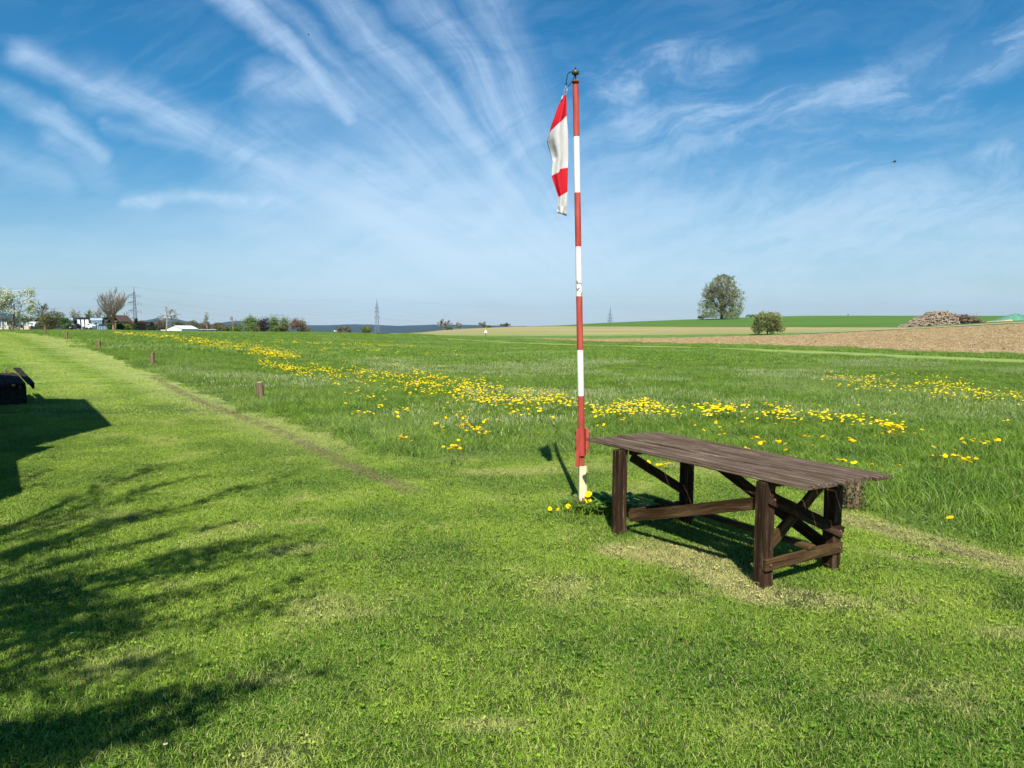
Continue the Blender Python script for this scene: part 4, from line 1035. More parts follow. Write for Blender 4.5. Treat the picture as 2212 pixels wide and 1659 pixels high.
    for i, (px, pt, w, lb) in enumerate(((538, 687, 24, 'leftmost birch of the tree group, fresh green'), (555, 692, 24, 'lower birch just left of the dark copper tree'), (594, 686, 22, 'slim birch just right of the dark copper tree'), (610, 688, 26, 'rightmost fresh green birch of the tree group'))):
        tree('birch_tree', px, 721, pt, w, 128, 'airy', BK_PALE, L_BIR, 1500, .2, label=lb, seed=40 + i, group='birches at the meadow edge', lspread=.35, r0=.09)
        bush('birch_undergrowth', px, 721, lerp(721, pt, .55), w * 1.05, 126, L_OLV if i % 2 else L_FRESH, 'green undergrowth at the foot of the ' + ['leftmost birch', 'birch left of the dark copper tree', 'birch right of the dark copper tree', 'rightmost birch'][i], 50 + i, 1300, group='undergrowth below the birches')
    tree('dark_copper_tree', 573, 721, 689, 26, 127, 'round', BK_DK, L_PLUM, 1700, .22, label='blackish purple tree between the green birches', seed=44, lspread=.3, r0=.1)
    tree('copper_tree', 643, 720, 690, 30, 127, 'round', BARK, L_RED, 1300, .2, label='reddish brown tree at the right end of the tree group', seed=45, lspread=.3, r0=.1)
    bush('field_bush', 660, 721, 708, 30, 135, L_OLV, 'low olive bush right of the reddish tree', 61, 900, group='bushes beyond the meadow')
    bush('field_bush', 742, 722, 706, 40, 170, L_BRN, 'grey brown bush left of the middle pylon', 62, 1500, group='bushes beyond the meadow')
    bush('field_bush', 792, 720, 707, 27, 165, L_YG, 'round green bush touching the left side of the middle pylon', 63, 1800, group='bushes beyond the meadow')
    for i, (px, pb, pt, w, lb) in enumerate(((961, 712, 689, 34, 'broad bare tree on the skyline of the tan field, leftmost'), (992, 711, 696, 16, 'small bare tree on the tan field skyline, next to the broad one'), (1044, 710, 695, 18, 'bare tree on the tan field skyline behind the warning sign'), (1094, 707, 697, 22, 'low bare tree nearest the flagpole on the tan field skyline'))):
        tree('skyline_tree', px, pb, pt, w, 300, 'round', BK_PALE, L_BRN, 30, .3, label=lb, seed=70 + i, group='bare trees on the tan field skyline', r0=.22)
    bush('field_bush', 968, 712, 706, 26, 298, L_OLV, 'low olive bush under the broad skyline tree', 64, 500, group='bushes beyond the meadow')
    bush('field_bush', 1056, 709, 704, 13, 298, L_YG, 'small green bush right of the skyline tree behind the sign', 65, 400, group='bushes beyond the meadow')
    # lone lime tree and the round shrub
    tree('lime_tree', 1559, 687, 591, 96, 300, 'lime', BK_DK, L_LIME, 17000, .40, lw=.7, fine=BARKG, label='large solitary tree with a domed drooping crown on the green hill', seed=5, lspread=.42, r0=.75, droop=.6)
    bush('round_shrub', 1659, 723, 671, 76, 131, L_LIME, 'big round budding shrub between the tan and ploughed fields', 15, 9000, .24, cat='shrub', shape='dome')
    for i, (px, w) in enumerate(((1512, 26), (1622, 34))):
        bush('hill_bush', px, 689 - i * 4, 683 - i * 3, w, 305, L_FRESH, ['low bush on the hill just left of the solitary tree', 'low bush on the hill just right of the solitary tree'][i], 80 + i, 260, group='low bushes beside the solitary tree')
    tree('shading_tree', 0, 0, 0, 0, 0, 'round', BARK) if False else None
trees()
def shade_tree():
    rng = random.Random(21); t = empty('broadleaf_tree', (-4.6, -.9, 0), 'budding broadleaf tree left behind the viewpoint, its branches shade the lawn', 'tree')
    mb = MB(); mb.tube([(0, 0, -.2), (0, .05, 1.5), (.1, .1, 3.2), (.05, .15, 5.4), (.05, .2, 7)], [.22, .17, .14, .10, .04], 10)
    tips = []; base = Vector((-4.6, -.9, 0)); cot = 1 / math.tan(R(SUN_EL))
    sp = dict(levels=2, n=[8, 3], start=[.30, .2], ang=[18, 24], up=[-.005, .0, .0], wob=.05, lr=[.20, .45], rr=[.6, .6], sides=[6, 5, 4, 3], tap=.15)
    # limbs end where the branch shadows end on the lawn
    tg = [((572, 1040), 6.2), ((655, 1200), 5.2), ((608, 1440), 4.6), ((380, 1005), 6.6), ((420, 1035), 6.4), ((510, 1165), 5.8), ((440, 1160), 5.7), ((300, 1330), 4.8), ((400, 1300), 5.4), ((230, 1560), 4.4), ((240, 1652), 4.2), ((130, 1030), 6.5), ((120, 1240), 5.8), ((60, 1420), 4.8),
          ((180, 1140), 6.0), ((330, 1470), 4.8), ((300, 1110), 6.2), ((200, 1400), 5.2), ((380, 1220), 5.6), ((80, 1320), 5.2), ((100, 1560), 4.4), ((20, 1180), 5.9), ((240, 1290), 5.2), ((300, 1490), 4.5), ((160, 1500), 4.7), ((60, 1120), 6.2), ((420, 1490), 4.6), ((350, 1530), 4.5), ((120, 1640), 4.2), ((520, 1200), 5.5), ((20, 1480), 4.8), ((30, 1280), 5.4), ((20, 1370), 5.0)]
    for (px, py), h in tg:
        g = G(px, py); tip = Vector((g.x, g.y - h * cot, h)) - base
        s = Vector((.05, .15, max(2.2, h - rng.uniform(1.2, 2.0)))); d = tip - s; L = d.length * .985
        grow(mb, rng, s, d, L, .045, 0, sp, tips)
    def seen(p):
        w = p + base - Vector((0, 0, HC))
        return w.y > .2 and abs(w.x) / w.y < .80 and w.z / w.y < .50
    mb.f = [f for f in mb.f if not any(seen(Vector(mb.v[i])) for i in f)]; mb.mi = mb.mi[:len(mb.f)]
    mb.build('trunk', BARK, t)
    lb = MB()
    for p, d, L in tips:
        for _ in range(9):
            q = p - d * rng.uniform(0, .42) + Vector((rng.gauss(0, 1), rng.gauss(0, 1), rng.gauss(0, 1))) * .038
            if not seen(q): lb.leaf(q, rng.uniform(.04, .08), rng, 0, .7)
    lb.build('crown', L_FRESH, t)
shade_tree()

# ------------------------------------------------------------------ far buildings on the left
M_BEI = mat('beige_render', (.50, .44, .35), .9, .1, 1); M_GREYB = mat('dark_slate_cladding', (.045, .045, .05), .8, .2, 2, scl=(1, 1, 6)); M_ROOFD = mat('dark_roof', (.05, .05, .05), .8, .2, 1)
M_GLASS = mat('window_glass', (.10, .15, .19), .12, .2, .6, spec=.6); M_FRAME = mat('white_frame', (.70, .71, .70), .5, .06, 3); M_LBLUE = mat('pale_blue_panel', (.36, .47, .55), .4, .1, 1)
M_WHT = mat('white_plastic', (.82, .82, .80), .5, .04, 2); M_REDB = mat('dull_red_paint', (.33, .035, .03), .6, .1, 2); M_BLK = mat('black_rubber', (.02, .02, .02), .7, .2, 4)
def pbox(mb, px0, px1, py0, py1, Y, depth, org):
    a = AT(px0, py1, Y); b = AT(px1, py0, Y); mb.box((((a.x + b.x) / 2) - org.x, Y + depth / 2 - org.y, (a.z + b.z) / 2 - org.z), (abs(b.x - a.x), depth, abs(b.z - a.z)))
def part(name, m, t, boxes, Y, bv=0):
    mb = MB(); org = t.location
    for b in boxes: pbox(mb, b[0], b[1], b[2], b[3], Y + (b[5] if len(b) > 5 else 0), b[4] if len(b) > 4 else .2, org)
    o = mb.build(name, m, t)
    if bv: bevel(o, bv)
    return o
def windows(t, Y, rects, frame=M_FRAME, fw=.6):
    for (x0, x1, y0, y1) in rects:
        o = part('window', M_GLASS, t, [(x0, x1, y0, y1, .12, -.06)], Y)
        f = MB(); org = t.location
        for b in ((x0 - fw, x0, y0 - fw, y1 + fw), (x1, x1 + fw, y0 - fw, y1 + fw), (x0, x1, y0 - fw, y0), (x0, x1, y1, y1 + fw), ((x0 + x1) / 2 - fw / 3, (x0 + x1) / 2 + fw / 3, y0, y1)): pbox(f, *b, Y - .12, .16, org)
        f.build('frame', frame, o)
def buildings():
    Y = 160; t = empty('long_building', AT(20, 716, Y), 'long low beige building with a flat dark roof behind the blossom tree', 'building')
    part('wall', M_BEI, t, [(-70, 61, 688.5, 713, 9)], Y); part('roof', M_ROOFD, t, [(-74, 64, 685.8, 688.4, 10.5, -.8), (62, 74, 689.5, 696, 7, 2), (62, 108, 696.2, 708, 6, 4)], Y)
    windows(t, Y, [(-3, 10, 695, 706), (14, 27, 694, 701), (37, 46, 693.5, 702), (48, 57, 693.5, 702)])
    Y = 146; b = AT(78, 710, Y); t = empty('camper_van', b, 'white camper van parked right of the long beige building', 'vehicle')
    part('body', M_WHT, t, [(62.5, 90, 695.2, 706, 2.1), (84, 92.5, 699.5, 706, 2.1)], Y, .15); part('window', M_GLASS, t, [(66, 72, 698, 701.2, .05, -.06)], Y); part('windscreen', M_GLASS, t, [(87.5, 91, 697.8, 700.8, .05, -.06)], Y)
    for x in (69, 86):
        c = AT(x, 706.6, Y); mb = MB(); mb.tube([c - t.location + Vector((0, -.05, 0)), c - t.location + Vector((0, .2, 0))], .36, 14); mb.build('wheel', M_BLK, t)
    Y = 139; b = AT(80, 711, Y); t = empty('parked_car', b, 'black car parked in front of the white camper van', 'car'); car(t, b, Y, M_BLK, 11)
    Y = 172; t = empty('grey_building', AT(195, 716, Y), 'dark grey clad building with three white banners and a glazed corner', 'building')
    part('wall', M_GREYB, t, [(151, 196, 686.8, 714, 12), (220.5, 232, 686.5, 703, 10, .2)], Y); part('roof', M_ROOFD, t, [(150, 232.8, 685.4, 686.3, 12.4, -.2)], Y)
    part('annex', M_LBLUE, t, [(148, 157, 686.5, 692, 4, -2), (195, 221, 686.8, 691.5, 9, -.5), (209.5, 219.8, 691.7, 703, 9, -.3), (196.2, 209.3, 691.7, 703, 8, .5)], Y)
    part('lower_wall', M_GREYB, t, [(196.2, 232, 703.2, 714, 8, .6)], Y)
    windows(t, Y - .6, [(198, 207.5, 692.5, 696.5), (211, 218.5, 693, 698.5), (210.5, 219, 705, 712.8), (222.5, 230, 705, 712.8)], M_LBLUE)
    for i, (x0, x1, xa, xb) in enumerate(((167.3, 172, 170, 173.6), (176.3, 180.6, 177.6, 182.3), (184.6, 190.6, 185.6, 191.3))):
        Yb = 165; b0 = AT(x0, 712, Yb); tt = empty('white_banner', Vector((b0.x, Yb, b0.z)), 'tall white banner on the dark grey building front, ' + ['leftmost and narrowest of three', 'middle one of three', 'rightmost and widest of three'][i], 'banner', 'white banners before the grey building')
        mb = MB(); P = [AT(x0, 690.5, Yb), AT(x1, 690.5, Yb), AT(xb, 705.2, Yb), AT(xa, 705.4, Yb)]
        vs = [tuple(p - tt.location) for p in P]; vs += [(x, y + .04, z) for x, y, z in vs]
        mb.add(vs, [(0, 1, 2, 3), (7, 6, 5, 4), (0, 4, 5, 1), (1, 5, 6, 2), (2, 6, 7, 3), (3, 7, 4, 0)]); mb.build('cloth', M_WHT, tt)
        mb = MB(); p = AT(x0 - .3, 690, Yb) - tt.location; mb.tube([(p.x, .03, -.3), (p.x, .03, p.z)], .05, 6); mb.build('pole', M_FRAME, tt)
    for i, (x, w, lb, m) in enumerate(((142, 5, 'small white car left of the grey building, nearest the thicket', M_WHT), (149, 4, 'second small white car, half hidden at the grey building corner', M_WHT), (192, 13, 'flat white car parked below the three banners', M_WHT), (160, 11, 'dark car parked below the banner wall', M_BLK))):
        b = AT(x, 713.2, 150); t = empty('parked_car', b, lb, 'car', 'cars parked by the grey building'); car(t, b, 150, m, w)
    # red shed behind the tall bare tree
    Y = 130; t = empty('red_shed', AT(281, 714, Y), 'small dark red roofed shed behind the tall bare tree', 'shed')
    part('wall', mat('shed_boards', (.07, .05, .045), .9, .2, 3), t, [(268, 291, 699, 714, 4)], Y); part('roof', M_REDB, t, [(266, 293, 694.8, 698.8, 5, -.4)], Y)
    # timber shelter with gable
    Y = 86; b = AT(248, 716, Y); b.x = AT(247, 716, Y).x; t = empty('timber_shelter', b, 'open timber shelter with a gabled board roof and paired posts', 'shelter'); tim = wood('grey_timber', (.10, .085, .07), (.20, .17, .14), (.30, .27, .23))
    for x0 in (243.2, 246.2, 249.6): 
        p0 = AT(x0, 717, Y) - b; p1 = AT(x0 + 1.0, 693, Y) - b; beam('post', (p0.x, 0, -.3), (p1.x, 0, p1.z), .13, .13, tim, t, up=(0, 1, 0))
    ap, el, er = AT(250.5, 681.5, Y) - b, AT(233, 697, Y) - b, AT(264, 695.5, Y) - b
    for A, B in ((ap, el), (ap, er)):
        mb = MB(); n = Vector((-(B - A).z, 0, (B - A).x)).normalized() * .07
        if n.z < 0: n = -n
        vs = []
        for q in (A, B):
            for yy in (-.5, 2.4): vs += [tuple(q + Vector((0, yy, 0))), tuple(q + n + Vector((0, yy, 0)))]
        mb.add(vs, [(0, 1, 3, 2), (4, 6, 7, 5), (1, 5, 7, 3), (0, 2, 6, 4), (0, 4, 5, 1), (2, 3, 7, 6)]); mb.build('roof_slope', mat('brown_roof_boards', (.10, .065, .05), .9, .3, 4), t)
    beam('tie_beam', (AT(238, 694, Y) - b).xyz + Vector((0, -.1, 0)), (AT(261, 693.5, Y) - b) + Vector((0, -.1, 0)), .12, .14, tim, t)
    bush('ivy_bush', 239, 715, 696, 17, 87, L_DKG, 'dark green climber at the left side of the timber shelter', 91, 1500)
    bush('ivy_bush', 258, 715, 697, 20, 88, L_DKG, 'dark green climber at the right side of the timber shelter', 92, 1700)
    # V armed mast
    Y = 200; b = AT(241, 712, Y); t = empty('forked_mast', b, 'thin mast with two raised arms above the timber shelter', 'mast'); q = lambda x, y: AT(x, y, Y) - b
    mb = MB(); mb.tube([(0, 0, -1), q(241, 675)], .12, 6); mb.build('shaft', M_FRAME, t); mb = MB(); mb.tube([q(241, 676), q(233, 669.5)], .09, 5); mb.tube([q(241, 676), q(249, 669.5)], .09, 5); mb.tube([q(233, 669.5), q(249, 669.5)], .07, 5); mb.build('arm', M_FRAME, t)
    # white tent
    Y = 132; b = AT(376, 719, Y); t = empty('white_tent', b, 'white gabled marquee tent right of the young umbrella tree', 'tent'); q = lambda x, y, d=0: AT(x, y, Y) - b + Vector((0, d, 0))
    prof = [(359.5, 720), (359.5, 710.5), (376.5, 703.8), (392.3, 710.5), (392.3, 720)]
    mb = MB(); vs = [tuple(q(*p)) for p in prof] + [tuple(q(*p, 7)) for p in prof]; mb.add(vs, [(0, 1, 2, 3, 4), (9, 8, 7, 6, 5), (0, 5, 6, 1), (4, 3, 8, 9)]); mb.build('canvas_wall', M_WHT, t)
    mb = MB(); vs = [tuple(q(x, y + .0, d) + Vector((0, 0, .05))) for x, y in ((358.8, 710.8), (376.5, 703.6), (393, 710.8)) for d in (-.15, 7.1)]; mb.add(vs, [(0, 2, 3, 1), (2, 4, 5, 3)]); mb.build('canvas_roof', M_WHT, t)
    t2 = empty('white_canopy', AT(354, 718, 133), 'small low white canopy attached left of the marquee tent', 'canopy'); part('roof', M_WHT, t2, [(347, 358.5, 712.5, 714, 3)], 133); part('wall', M_FRAME, t2, [(348, 358, 714.1, 719, 2.5, .3)], 133)
    Y = 148; t = empty('low_shed', AT(430, 719, Y), 'long low flat roofed shed right of the white tent', 'shed')
    part('wall', mat('grey_shed_wall', (.30, .31, .30), .8, .1, 2), t, [(394, 465, 714.8, 722, 10, .6)], Y); part('roof', mat('pale_roof_sheet', (.42, .43, .42), .6, .1, 1), t, [(392, 467, 711.2, 712.4, 12)], Y); part('fascia', M_ROOFD, t, [(392, 467, 712.6, 714.6, 11.6, .1)], Y)
    for i, x in enumerate((405, 421, 437)): t3 = empty('roof_vent', AT(x, 711.2, 150), 'white roof vent on the low shed, ' + ['leftmost', 'middle', 'rightmost'][i], 'vent', 'vents on the low shed roof'); part('vent_box', M_WHT, t3, [(x - 3, x + 3, 709.6, 711.2, 1)], 150)
    for i, (x, y) in enumerate(((723, 715), (728, 716), (733, 714.5), (1010, 708))[:3]):
        Yv = 1900; t = empty('village_house', AT(x, y, Yv), 'tiny white distant village house, ' + ['leftmost of three', 'middle of three', 'rightmost of three'][i], 'house', 'distant village houses'); part('wall', M_WHT, t, [(x - 1.6, x + 1.6, y - 1.6, y + 1, 8)], Yv); part('roof', M_ROOFD, t, [(x - 1.9, x + 1.9, y - 2.6, y - 1.7, 9, -.5)], Yv)
def car(t, b, Y, m, wpx):
    L = max(wpx, 6) / F * Y if wpx > 6 else 1.8
    mb = MB(); pr = [(-.5, .25), (-.5, .62), (-.36, .74), (-.2, 1.0), (.16, 1.0), (.32, .74), (.5, .66), (.5, .25)]; h = 1.4
    vs = [(x * L, 0, z * h) for x, z in pr] + [(x * L, 1.7, z * h) for x, z in pr]; n = len(pr)
    mb.add(vs, [tuple(range(n)), tuple(range(n, 2 * n))[::-1]] + [(i, i + n, (i + 1) % n + n, (i + 1) % n) for i in range(n)]); bevel(mb.build('body', m, t), .06)
    mb = MB(); mb.add([(-.30 * L, -.02, .76 * h), (.25 * L, -.02, .76 * h), (.14 * L, -.02, .94 * h), (-.18 * L, -.02, .94 * h)], [(0, 1, 2, 3)]); mb.build('side_window', M_GLASS, t)
    for x in (-.3, .3): mb = MB(); mb.tube([(x * L, -.05, .32), (x * L, .2, .32)], .32, 12); mb.build('wheel', M_BLK, t)
buildings()

# ------------------------------------------------------------------ pylons and cables
M_STL = mat('galvanised_steel', (.16, .18, .20), .6, .15, 1)
def pylon(px, Y, base_py, top_py, arms, rot, label, seed=0, bw=3.4, tk=.16):
    b = AT(px, base_py, Y); h = AT(px, top_py, Y).z - b.z; t = empty('power_pylon', b, label, 'pylon', 'lattice pylons of the power line', rz=rot)
    mb = MB(); w = lambda z: lerp(bw, .5, min(1, (z / h) ** .8))
    N = 12; zs = [h * .86 * i / N for i in range(N + 1)]
    for sx, sy in ((-1, -1), (1, -1), (1, 1), (-1, 1)): mb.tube([(sx * w(z), sy * w(z), z) for z in zs] + [(0, 0, h * .93), (0, 0, h)], tk, 4)
    for i in range(N):
        a, c = w(zs[i]), w(zs[i + 1])
        for k in range(4):
            (x0, y0), (x1, y1) = [((-1, -1), (1, -1), (1, 1), (-1, 1))[j % 4] for j in (k, k + 1)]
            mb.tube([(x0 * a, y0 * a, zs[i]), (x1 * c, y1 * c, zs[i + 1])], tk * .4, 3); mb.tube([(x1 * a, y1 * a, zs[i]), (x0 * c, y0 * c, zs[i + 1])], tk * .4, 3)
    mb.build('lattice_tower', M_STL, t)
    att = []
    for f, wa in arms:
        z = h * f; mb = MB(); hw = w(z)
        for s in (-1, 1):
            for sy in (-1, 1): mb.tube([(s * hw, sy * hw, z), (s * wa, 0, z)], tk * 1.3, 3)
            mb.tube([(s * hw * .7, 0, z + h * .04), (s * wa, 0, z)], tk * 1.1, 3)
            for q in (.55, 1.0) if wa > 5 else (1.0,):
                mb.tube([(s * wa * q, 0, z), (s * wa * q, 0, z - h * .055)], tk * 1.1, 4)
            ang = rot; P = Vector((math.cos(ang) * s * wa, math.sin(ang) * s * wa, z - h * .045)) + b; att.append(P)
        mb.build('cross_arm', M_STL, t)
    att.append(Vector((0, 0, h)) + b); return att
a1 = pylon(293, 800, 716, 620, [(.47, 6.4), (.65, 7.0), (.82, 5.8)], R(8), 'steel lattice pylon with three cross arms rising behind the dark conifer', bw=2.1, tk=.26)
a2 = pylon(815, 1100, 719, 645, [(.47, 3.6), (.62, 3.4), (.74, 2.6)], R(20), 'slim lattice pylon with a tall spike in the middle distance', bw=2.9, tk=.28)
a3 = pylon(1318, 1530, 712, 663, [(.39, 6.5), (.52, 5.5), (.66, 5.0)], R(-20), 'farthest small pylon on the skyline right of the flagpole', bw=2.6, tk=.32)
def cables():
    off = [p + Vector((-620, -230, 4)) for p in a1]
    a3b = a3
    end = [p + Vector((700, 500, -4)) for p in a3b]
    spans = [(off, a1, 'left of the three armed pylon'), (a1, a2, 'between the left and the middle pylon'), (a2, a3b, 'between the middle and the farthest pylon'), (a3b, end, 'right of the farthest pylon')]
    for A, B, nm in spans:
        for j, k in enumerate((1, 3, 5, 6)):
            p, q = A[k], B[k]; sag = [9, 12, 14, 8][j]; pts = []
            for i in range(25):
                t_ = i / 24; v = p.lerp(q, t_); v.z -= 4 * sag * t_ * (1 - t_); pts.append(v)
            mb = MB(); mb.tube(pts, .035, 4); o = mb.build('power_cable', M_DARK, loc=tuple(pts[0]))
            tag(o, 'thin overhead cable ' + nm + ', ' + ['lowest', 'second from below', 'second from above', 'uppermost'][j], 'cable', 'overhead power cables')
cables()

# ------------------------------------------------------------------ things on the right-hand hill
def lib_mesh(name, mb, mats):
    o = mb.build(name, mats); me = o.data; bpy.data.objects.remove(o); return me
def piles():
    rng = random.Random(6)
    M_END = mat('cut_wood_end', (.36, .26, .17), .95, .35, 2); M_LOGB = mat('log_bark_grey', (.20, .155, .115), .95, .5, 1.3)
    Y0 = 146
    def top(px):   # skyline of the pile in the photo
        return float(np.interp(px, [1949, 1966, 1985, 1996, 2012, 2026, 2036, 2046, 2058, 2069], [705, 699.5, 688, 683, 676, 674.5, 673, 677, 688, 704]))
    def bot(px): return lerp(707, 702, (px - 1949) / 120)
    meshes = []
    for i in range(8):
        mb = MB(); L = rng.uniform(1.5, 2.2); r = rng.uniform(.13, .21)
        ax = Vector((-.80, .60, 0)); pts = [ax * (-L / 2 + L * k / 3) + Vector((0, 0, rng.gauss(0, .02))) for k in range(4)]
        mb.cur = 0; mb.tube(pts, [r, r * .97, r * 1.0, r * .93], 8, cap=False); n = len(mb.v); mb.cur = 1
        mb.add(mb.v[:8], [tuple(range(8))]); mb.add(mb.v[n - 8:n], [tuple(range(8))[::-1]]); meshes.append(lib_mesh('log', mb, [M_LOGB, M_END]))
    n = 0
    px = 1951.0; slots = []
    while px < 2068:
        t, b = top(px), bot(px); z = b
        while z > t: slots.append((px + rng.uniform(-1, 1), z)); z -= 3.1
        px += 3.6
    core = empty('log_heap_core', (0, 0, 0)) if False else None
    for px, py in slots[:290]:
        Yl = Y0 + rng.uniform(-.5, .5) + (707 - py) * .06
        p = AT(px, py - 1, Yl); o = bpy.data.objects.new('log', rng.choice(meshes)); col.objects.link(o); o.location = p
        o.rotation_euler = (rng.gauss(0, .12), rng.gauss(0, .15), rng.gauss(0, .22) + (.5 if px < 1985 else 0) * rng.random() - .2)
        tag(o, 'rough cut log lying in the big wood pile beside the gravel track', 'log', 'logs heaped beside the gravel track')
    # logs behind, filling the heap
    mb = MB()
    for px in np.arange(1962, 2064, 6.0):
        for py in np.arange(top(px) + 4, bot(px), 4.0):
            p = AT(px, py, Y0 + 2.2); mb.tube([p + Vector((.9, -.6, 0)), p + Vector((-.9, .7, rng.uniform(-.1, .1)))], .24, 7)
    tag(mb.build('log_heap_core', M_LOGB), 'inner logs of the big wood pile, seen in the gaps between the outer logs', 'log heap', kind='stuff')
    # brushwood heap
    b = AT(2085, 702, 148); t = empty('brushwood_heap', b, 'dark tangled heap of cut branches right of the log pile', 'brushwood heap')
    mb = MB(); m2 = MB()
    for i in range(1500):
        x = rng.uniform(2048, 2128); k = (x - 2046) / 82; hh = float(np.interp(x, [2046, 2056, 2080, 2104, 2128], [10, 20, 21, 15, 2])); 
        base_y = lerp(702, 701, k); p = AT(x, base_y - hh * rng.random() ** .7, 148 + rng.uniform(-1.5, 2.2)) - b
        d = Vector((rng.gauss(.5, .8), rng.gauss(0, .8), rng.gauss(.0, .35))).normalized() * rng.uniform(.5, 1.5)
        (mb if rng.random() > .15 else m2).tube([p - d * .5, p + d * .5 + Vector((0, 0, rng.gauss(0, .1)))], rng.uniform(.02, .055), 3, cap=False)
    for i in range(14):
        p = AT(rng.uniform(2055, 2112), 685, 148 + rng.uniform(-1, 1)) - b; mb.tube([p, p + Vector((rng.gauss(0, .3), 0, rng.uniform(.5, 1.1)))], [.03, .01], 3, cap=False)
    mb.build('dark_twigs', mat('dark_brushwood', (.13, .09, .065), .95, .4, 2), t); m2.build('pale_twigs', mat('pale_brushwood', (.34, .24, .15), .95, .3, 2), t)
    # tarpaulin heap with sand foot
    b = AT(2185, 692, 158); t = empty('tarpaulin_heap', b, 'heap under a green tarpaulin at the right end of the gravel track', 'covered heap')
    def hump(name, m, prof, base, Yc, dep, nz_, wob):
        mb = MB(); vs = []; fs = []; nx, ny = 60, 14; x0, x1 = prof[0][0], prof[-1][0]
        for i in range(nx + 1):
            x = lerp(x0, x1, i / nx); tp = float(np.interp(x, [p[0] for p in prof], [p[1] for p in prof]))
            for j in range(ny + 1):
                k = j / ny; f = math.sin(math.pi * k) ** .8; zt = AT(x, tp, Yc).z; zb = AT(x, base(x), Yc).z - .15
                Y = Yc + (k - .5) * dep; z = lerp(zb, zt, f) + (mnoise.noise(Vector((x * .35, k * 3.2, nz_))) * wob + mnoise.noise(Vector((x * .12 + k * 2, k * 9, nz_ + 5))) * wob * .6) * f
                vs.append((x / 1.0, Y, z)); q = AT(x, 700, Y); vs[-1] = (q.x - b.x, Y - b.y, z - b.z)
        for i in range(nx):
            for j in range(ny): fs.append((i * (ny + 1) + j, (i + 1) * (ny + 1) + j, (i + 1) * (ny + 1) + j + 1, i * (ny + 1) + j + 1))
        mb.add(vs, fs); mb.build(name, m, t, smooth=True)
    hump('tarpaulin', mat('green_tarpaulin', (.085, .22, .15), .6, .22, 1.5, bump=.4), [(2140, 693.5), (2155, 689), (2166, 683.5), (2182, 680), (2196, 677), (2206, 679), (2218, 684), (2240, 682), (2262, 684), (2285, 693)], lambda x: 694.5, 158, 5, 2, .32)
    hump('sand_foot', mat('pale_sand', (.46, .34, .19), .95, .2, 1), [(2118, 696.6), (2135, 694.2), (2160, 693), (2180, 690), (2186, 691), (2192, 697.5)], lambda x: 698.5, 154.5, 2.5, 7, .08)
    # small stake on the hill and wayside box by the solitary tree
    b = AT(2124 - 0, 681, 330); b = AT(1832, 683, 325); tag_e = empty('field_stake', b, 'tiny dark stake on the skyline of the green hill', 'stake'); mb = MB(); mb.tube([(0, 0, -.5), (0, 0, .9)], .16, 6); mb.tube([(0, 0, .9), (0, 0, 1.0)], [.2, .05], 6); mb.build('shaft', M_DARK, tag_e)
    b = AT(1566.5, 687, 296); t = empty('wayside_shrine', b, 'small dark wayside post box beside the solitary tree trunk', 'wayside post'); mb = MB(); mb.box((0, 0, .9), (.5, .4, 2.4)); mb.build('shaft', BK_DK, t); mb = MB(); mb.box((0, -.02, 2.4), (1.15, .7, 1.0)); mb.add([(-.75, -.5, 2.9), (.75, -.5, 2.9), (.75, .5, 2.9), (-.75, .5, 2.9), (0, -.5, 3.4), (0, .5, 3.4)], [(0, 1, 4), (3, 5, 2), (0, 4, 5, 3), (1, 2, 5, 4), (0, 3, 2, 1)]); mb.build('box_head', BK_DK, t)
piles()
def warning_sign():
    Y = 124; b = AT(1049, 732, Y); t = empty('triangle_sign', b, 'white triangular warning sign on a thin pole before the tan field', 'sign'); q = lambda x, y: AT(x, y, Y) - b
    mb = MB(); vs = [tuple(q(1045.6, 718.6)), tuple(q(1052.6, 718.6)), tuple(q(1049.1, 711.4))]; vs += [(x, y + .03, z) for x, y, z in vs]; mb.add(vs, [(0, 1, 2), (5, 4, 3), (0, 3, 4, 1), (1, 4, 5, 2), (2, 5, 3, 0)]); mb.build('sign_face', M_WHT, t)
    mb = MB(); mb.box(tuple(q(1049.1, 715.6) + Vector((0, -.01, 0))), (.05, .012, .17)); mb.box(tuple(q(1049.1, 717.4) + Vector((0, -.01, 0))), (.05, .012, .05)); mb.build('exclamation_mark', M_REDB, t)
    mb = MB(); mb.tube([(0, .05, -.3), (q(1049, 713).x, .05, q(1049, 713).z)], .03, 6); mb.build('pole', M_DARK, t)
warning_sign()
def bird(px, py, Y, label, s=1.0):
    b = AT(px, py, Y); t = empty('bird', b, label, 'bird'); m = mat('dark_feathers', (.02, .02, .025), .8, .2, 10)
    mb = MB(); mb.tube([(-.24 * s, 0, -.01), (-.14 * s, 0, 0), (0, 0, .01), (.12 * s, 0, .01), (.17 * s, 0, .025), (.2 * s, 0, .02), (.235 * s, 0, .015)], [.012 * s, .028 * s, .05 * s, .038 * s, .03 * s, .022 * s, .004], 8)
    for sg in (-1, 1): mb.add([(.09 * s, 0, .03), (-.09 * s, 0, .03), (-.16 * s, sg * .26 * s, .09 * s), (.02 * s, sg * .30 * s, .12 * s), (-.17 * s, sg * .52 * s, .03 * s)], [(0, 1, 2, 3), (3, 2, 4)])
    mb.add([(-.2 * s, .0, 0), (-.34 * s, .05 * s, .0), (-.34 * s, -.05 * s, 0)], [(0, 1, 2)]); mb.build('body', m, t)
bird(1932, 350, 75, 'dark bird flying in the sky at the right')
bird(1224 / 2212 * 1400 / 2568 * 2212, 138 / 1201 * 760 / 1926 * 1659, 160, 'very small distant bird high in the sky left of the flag', 1.0)

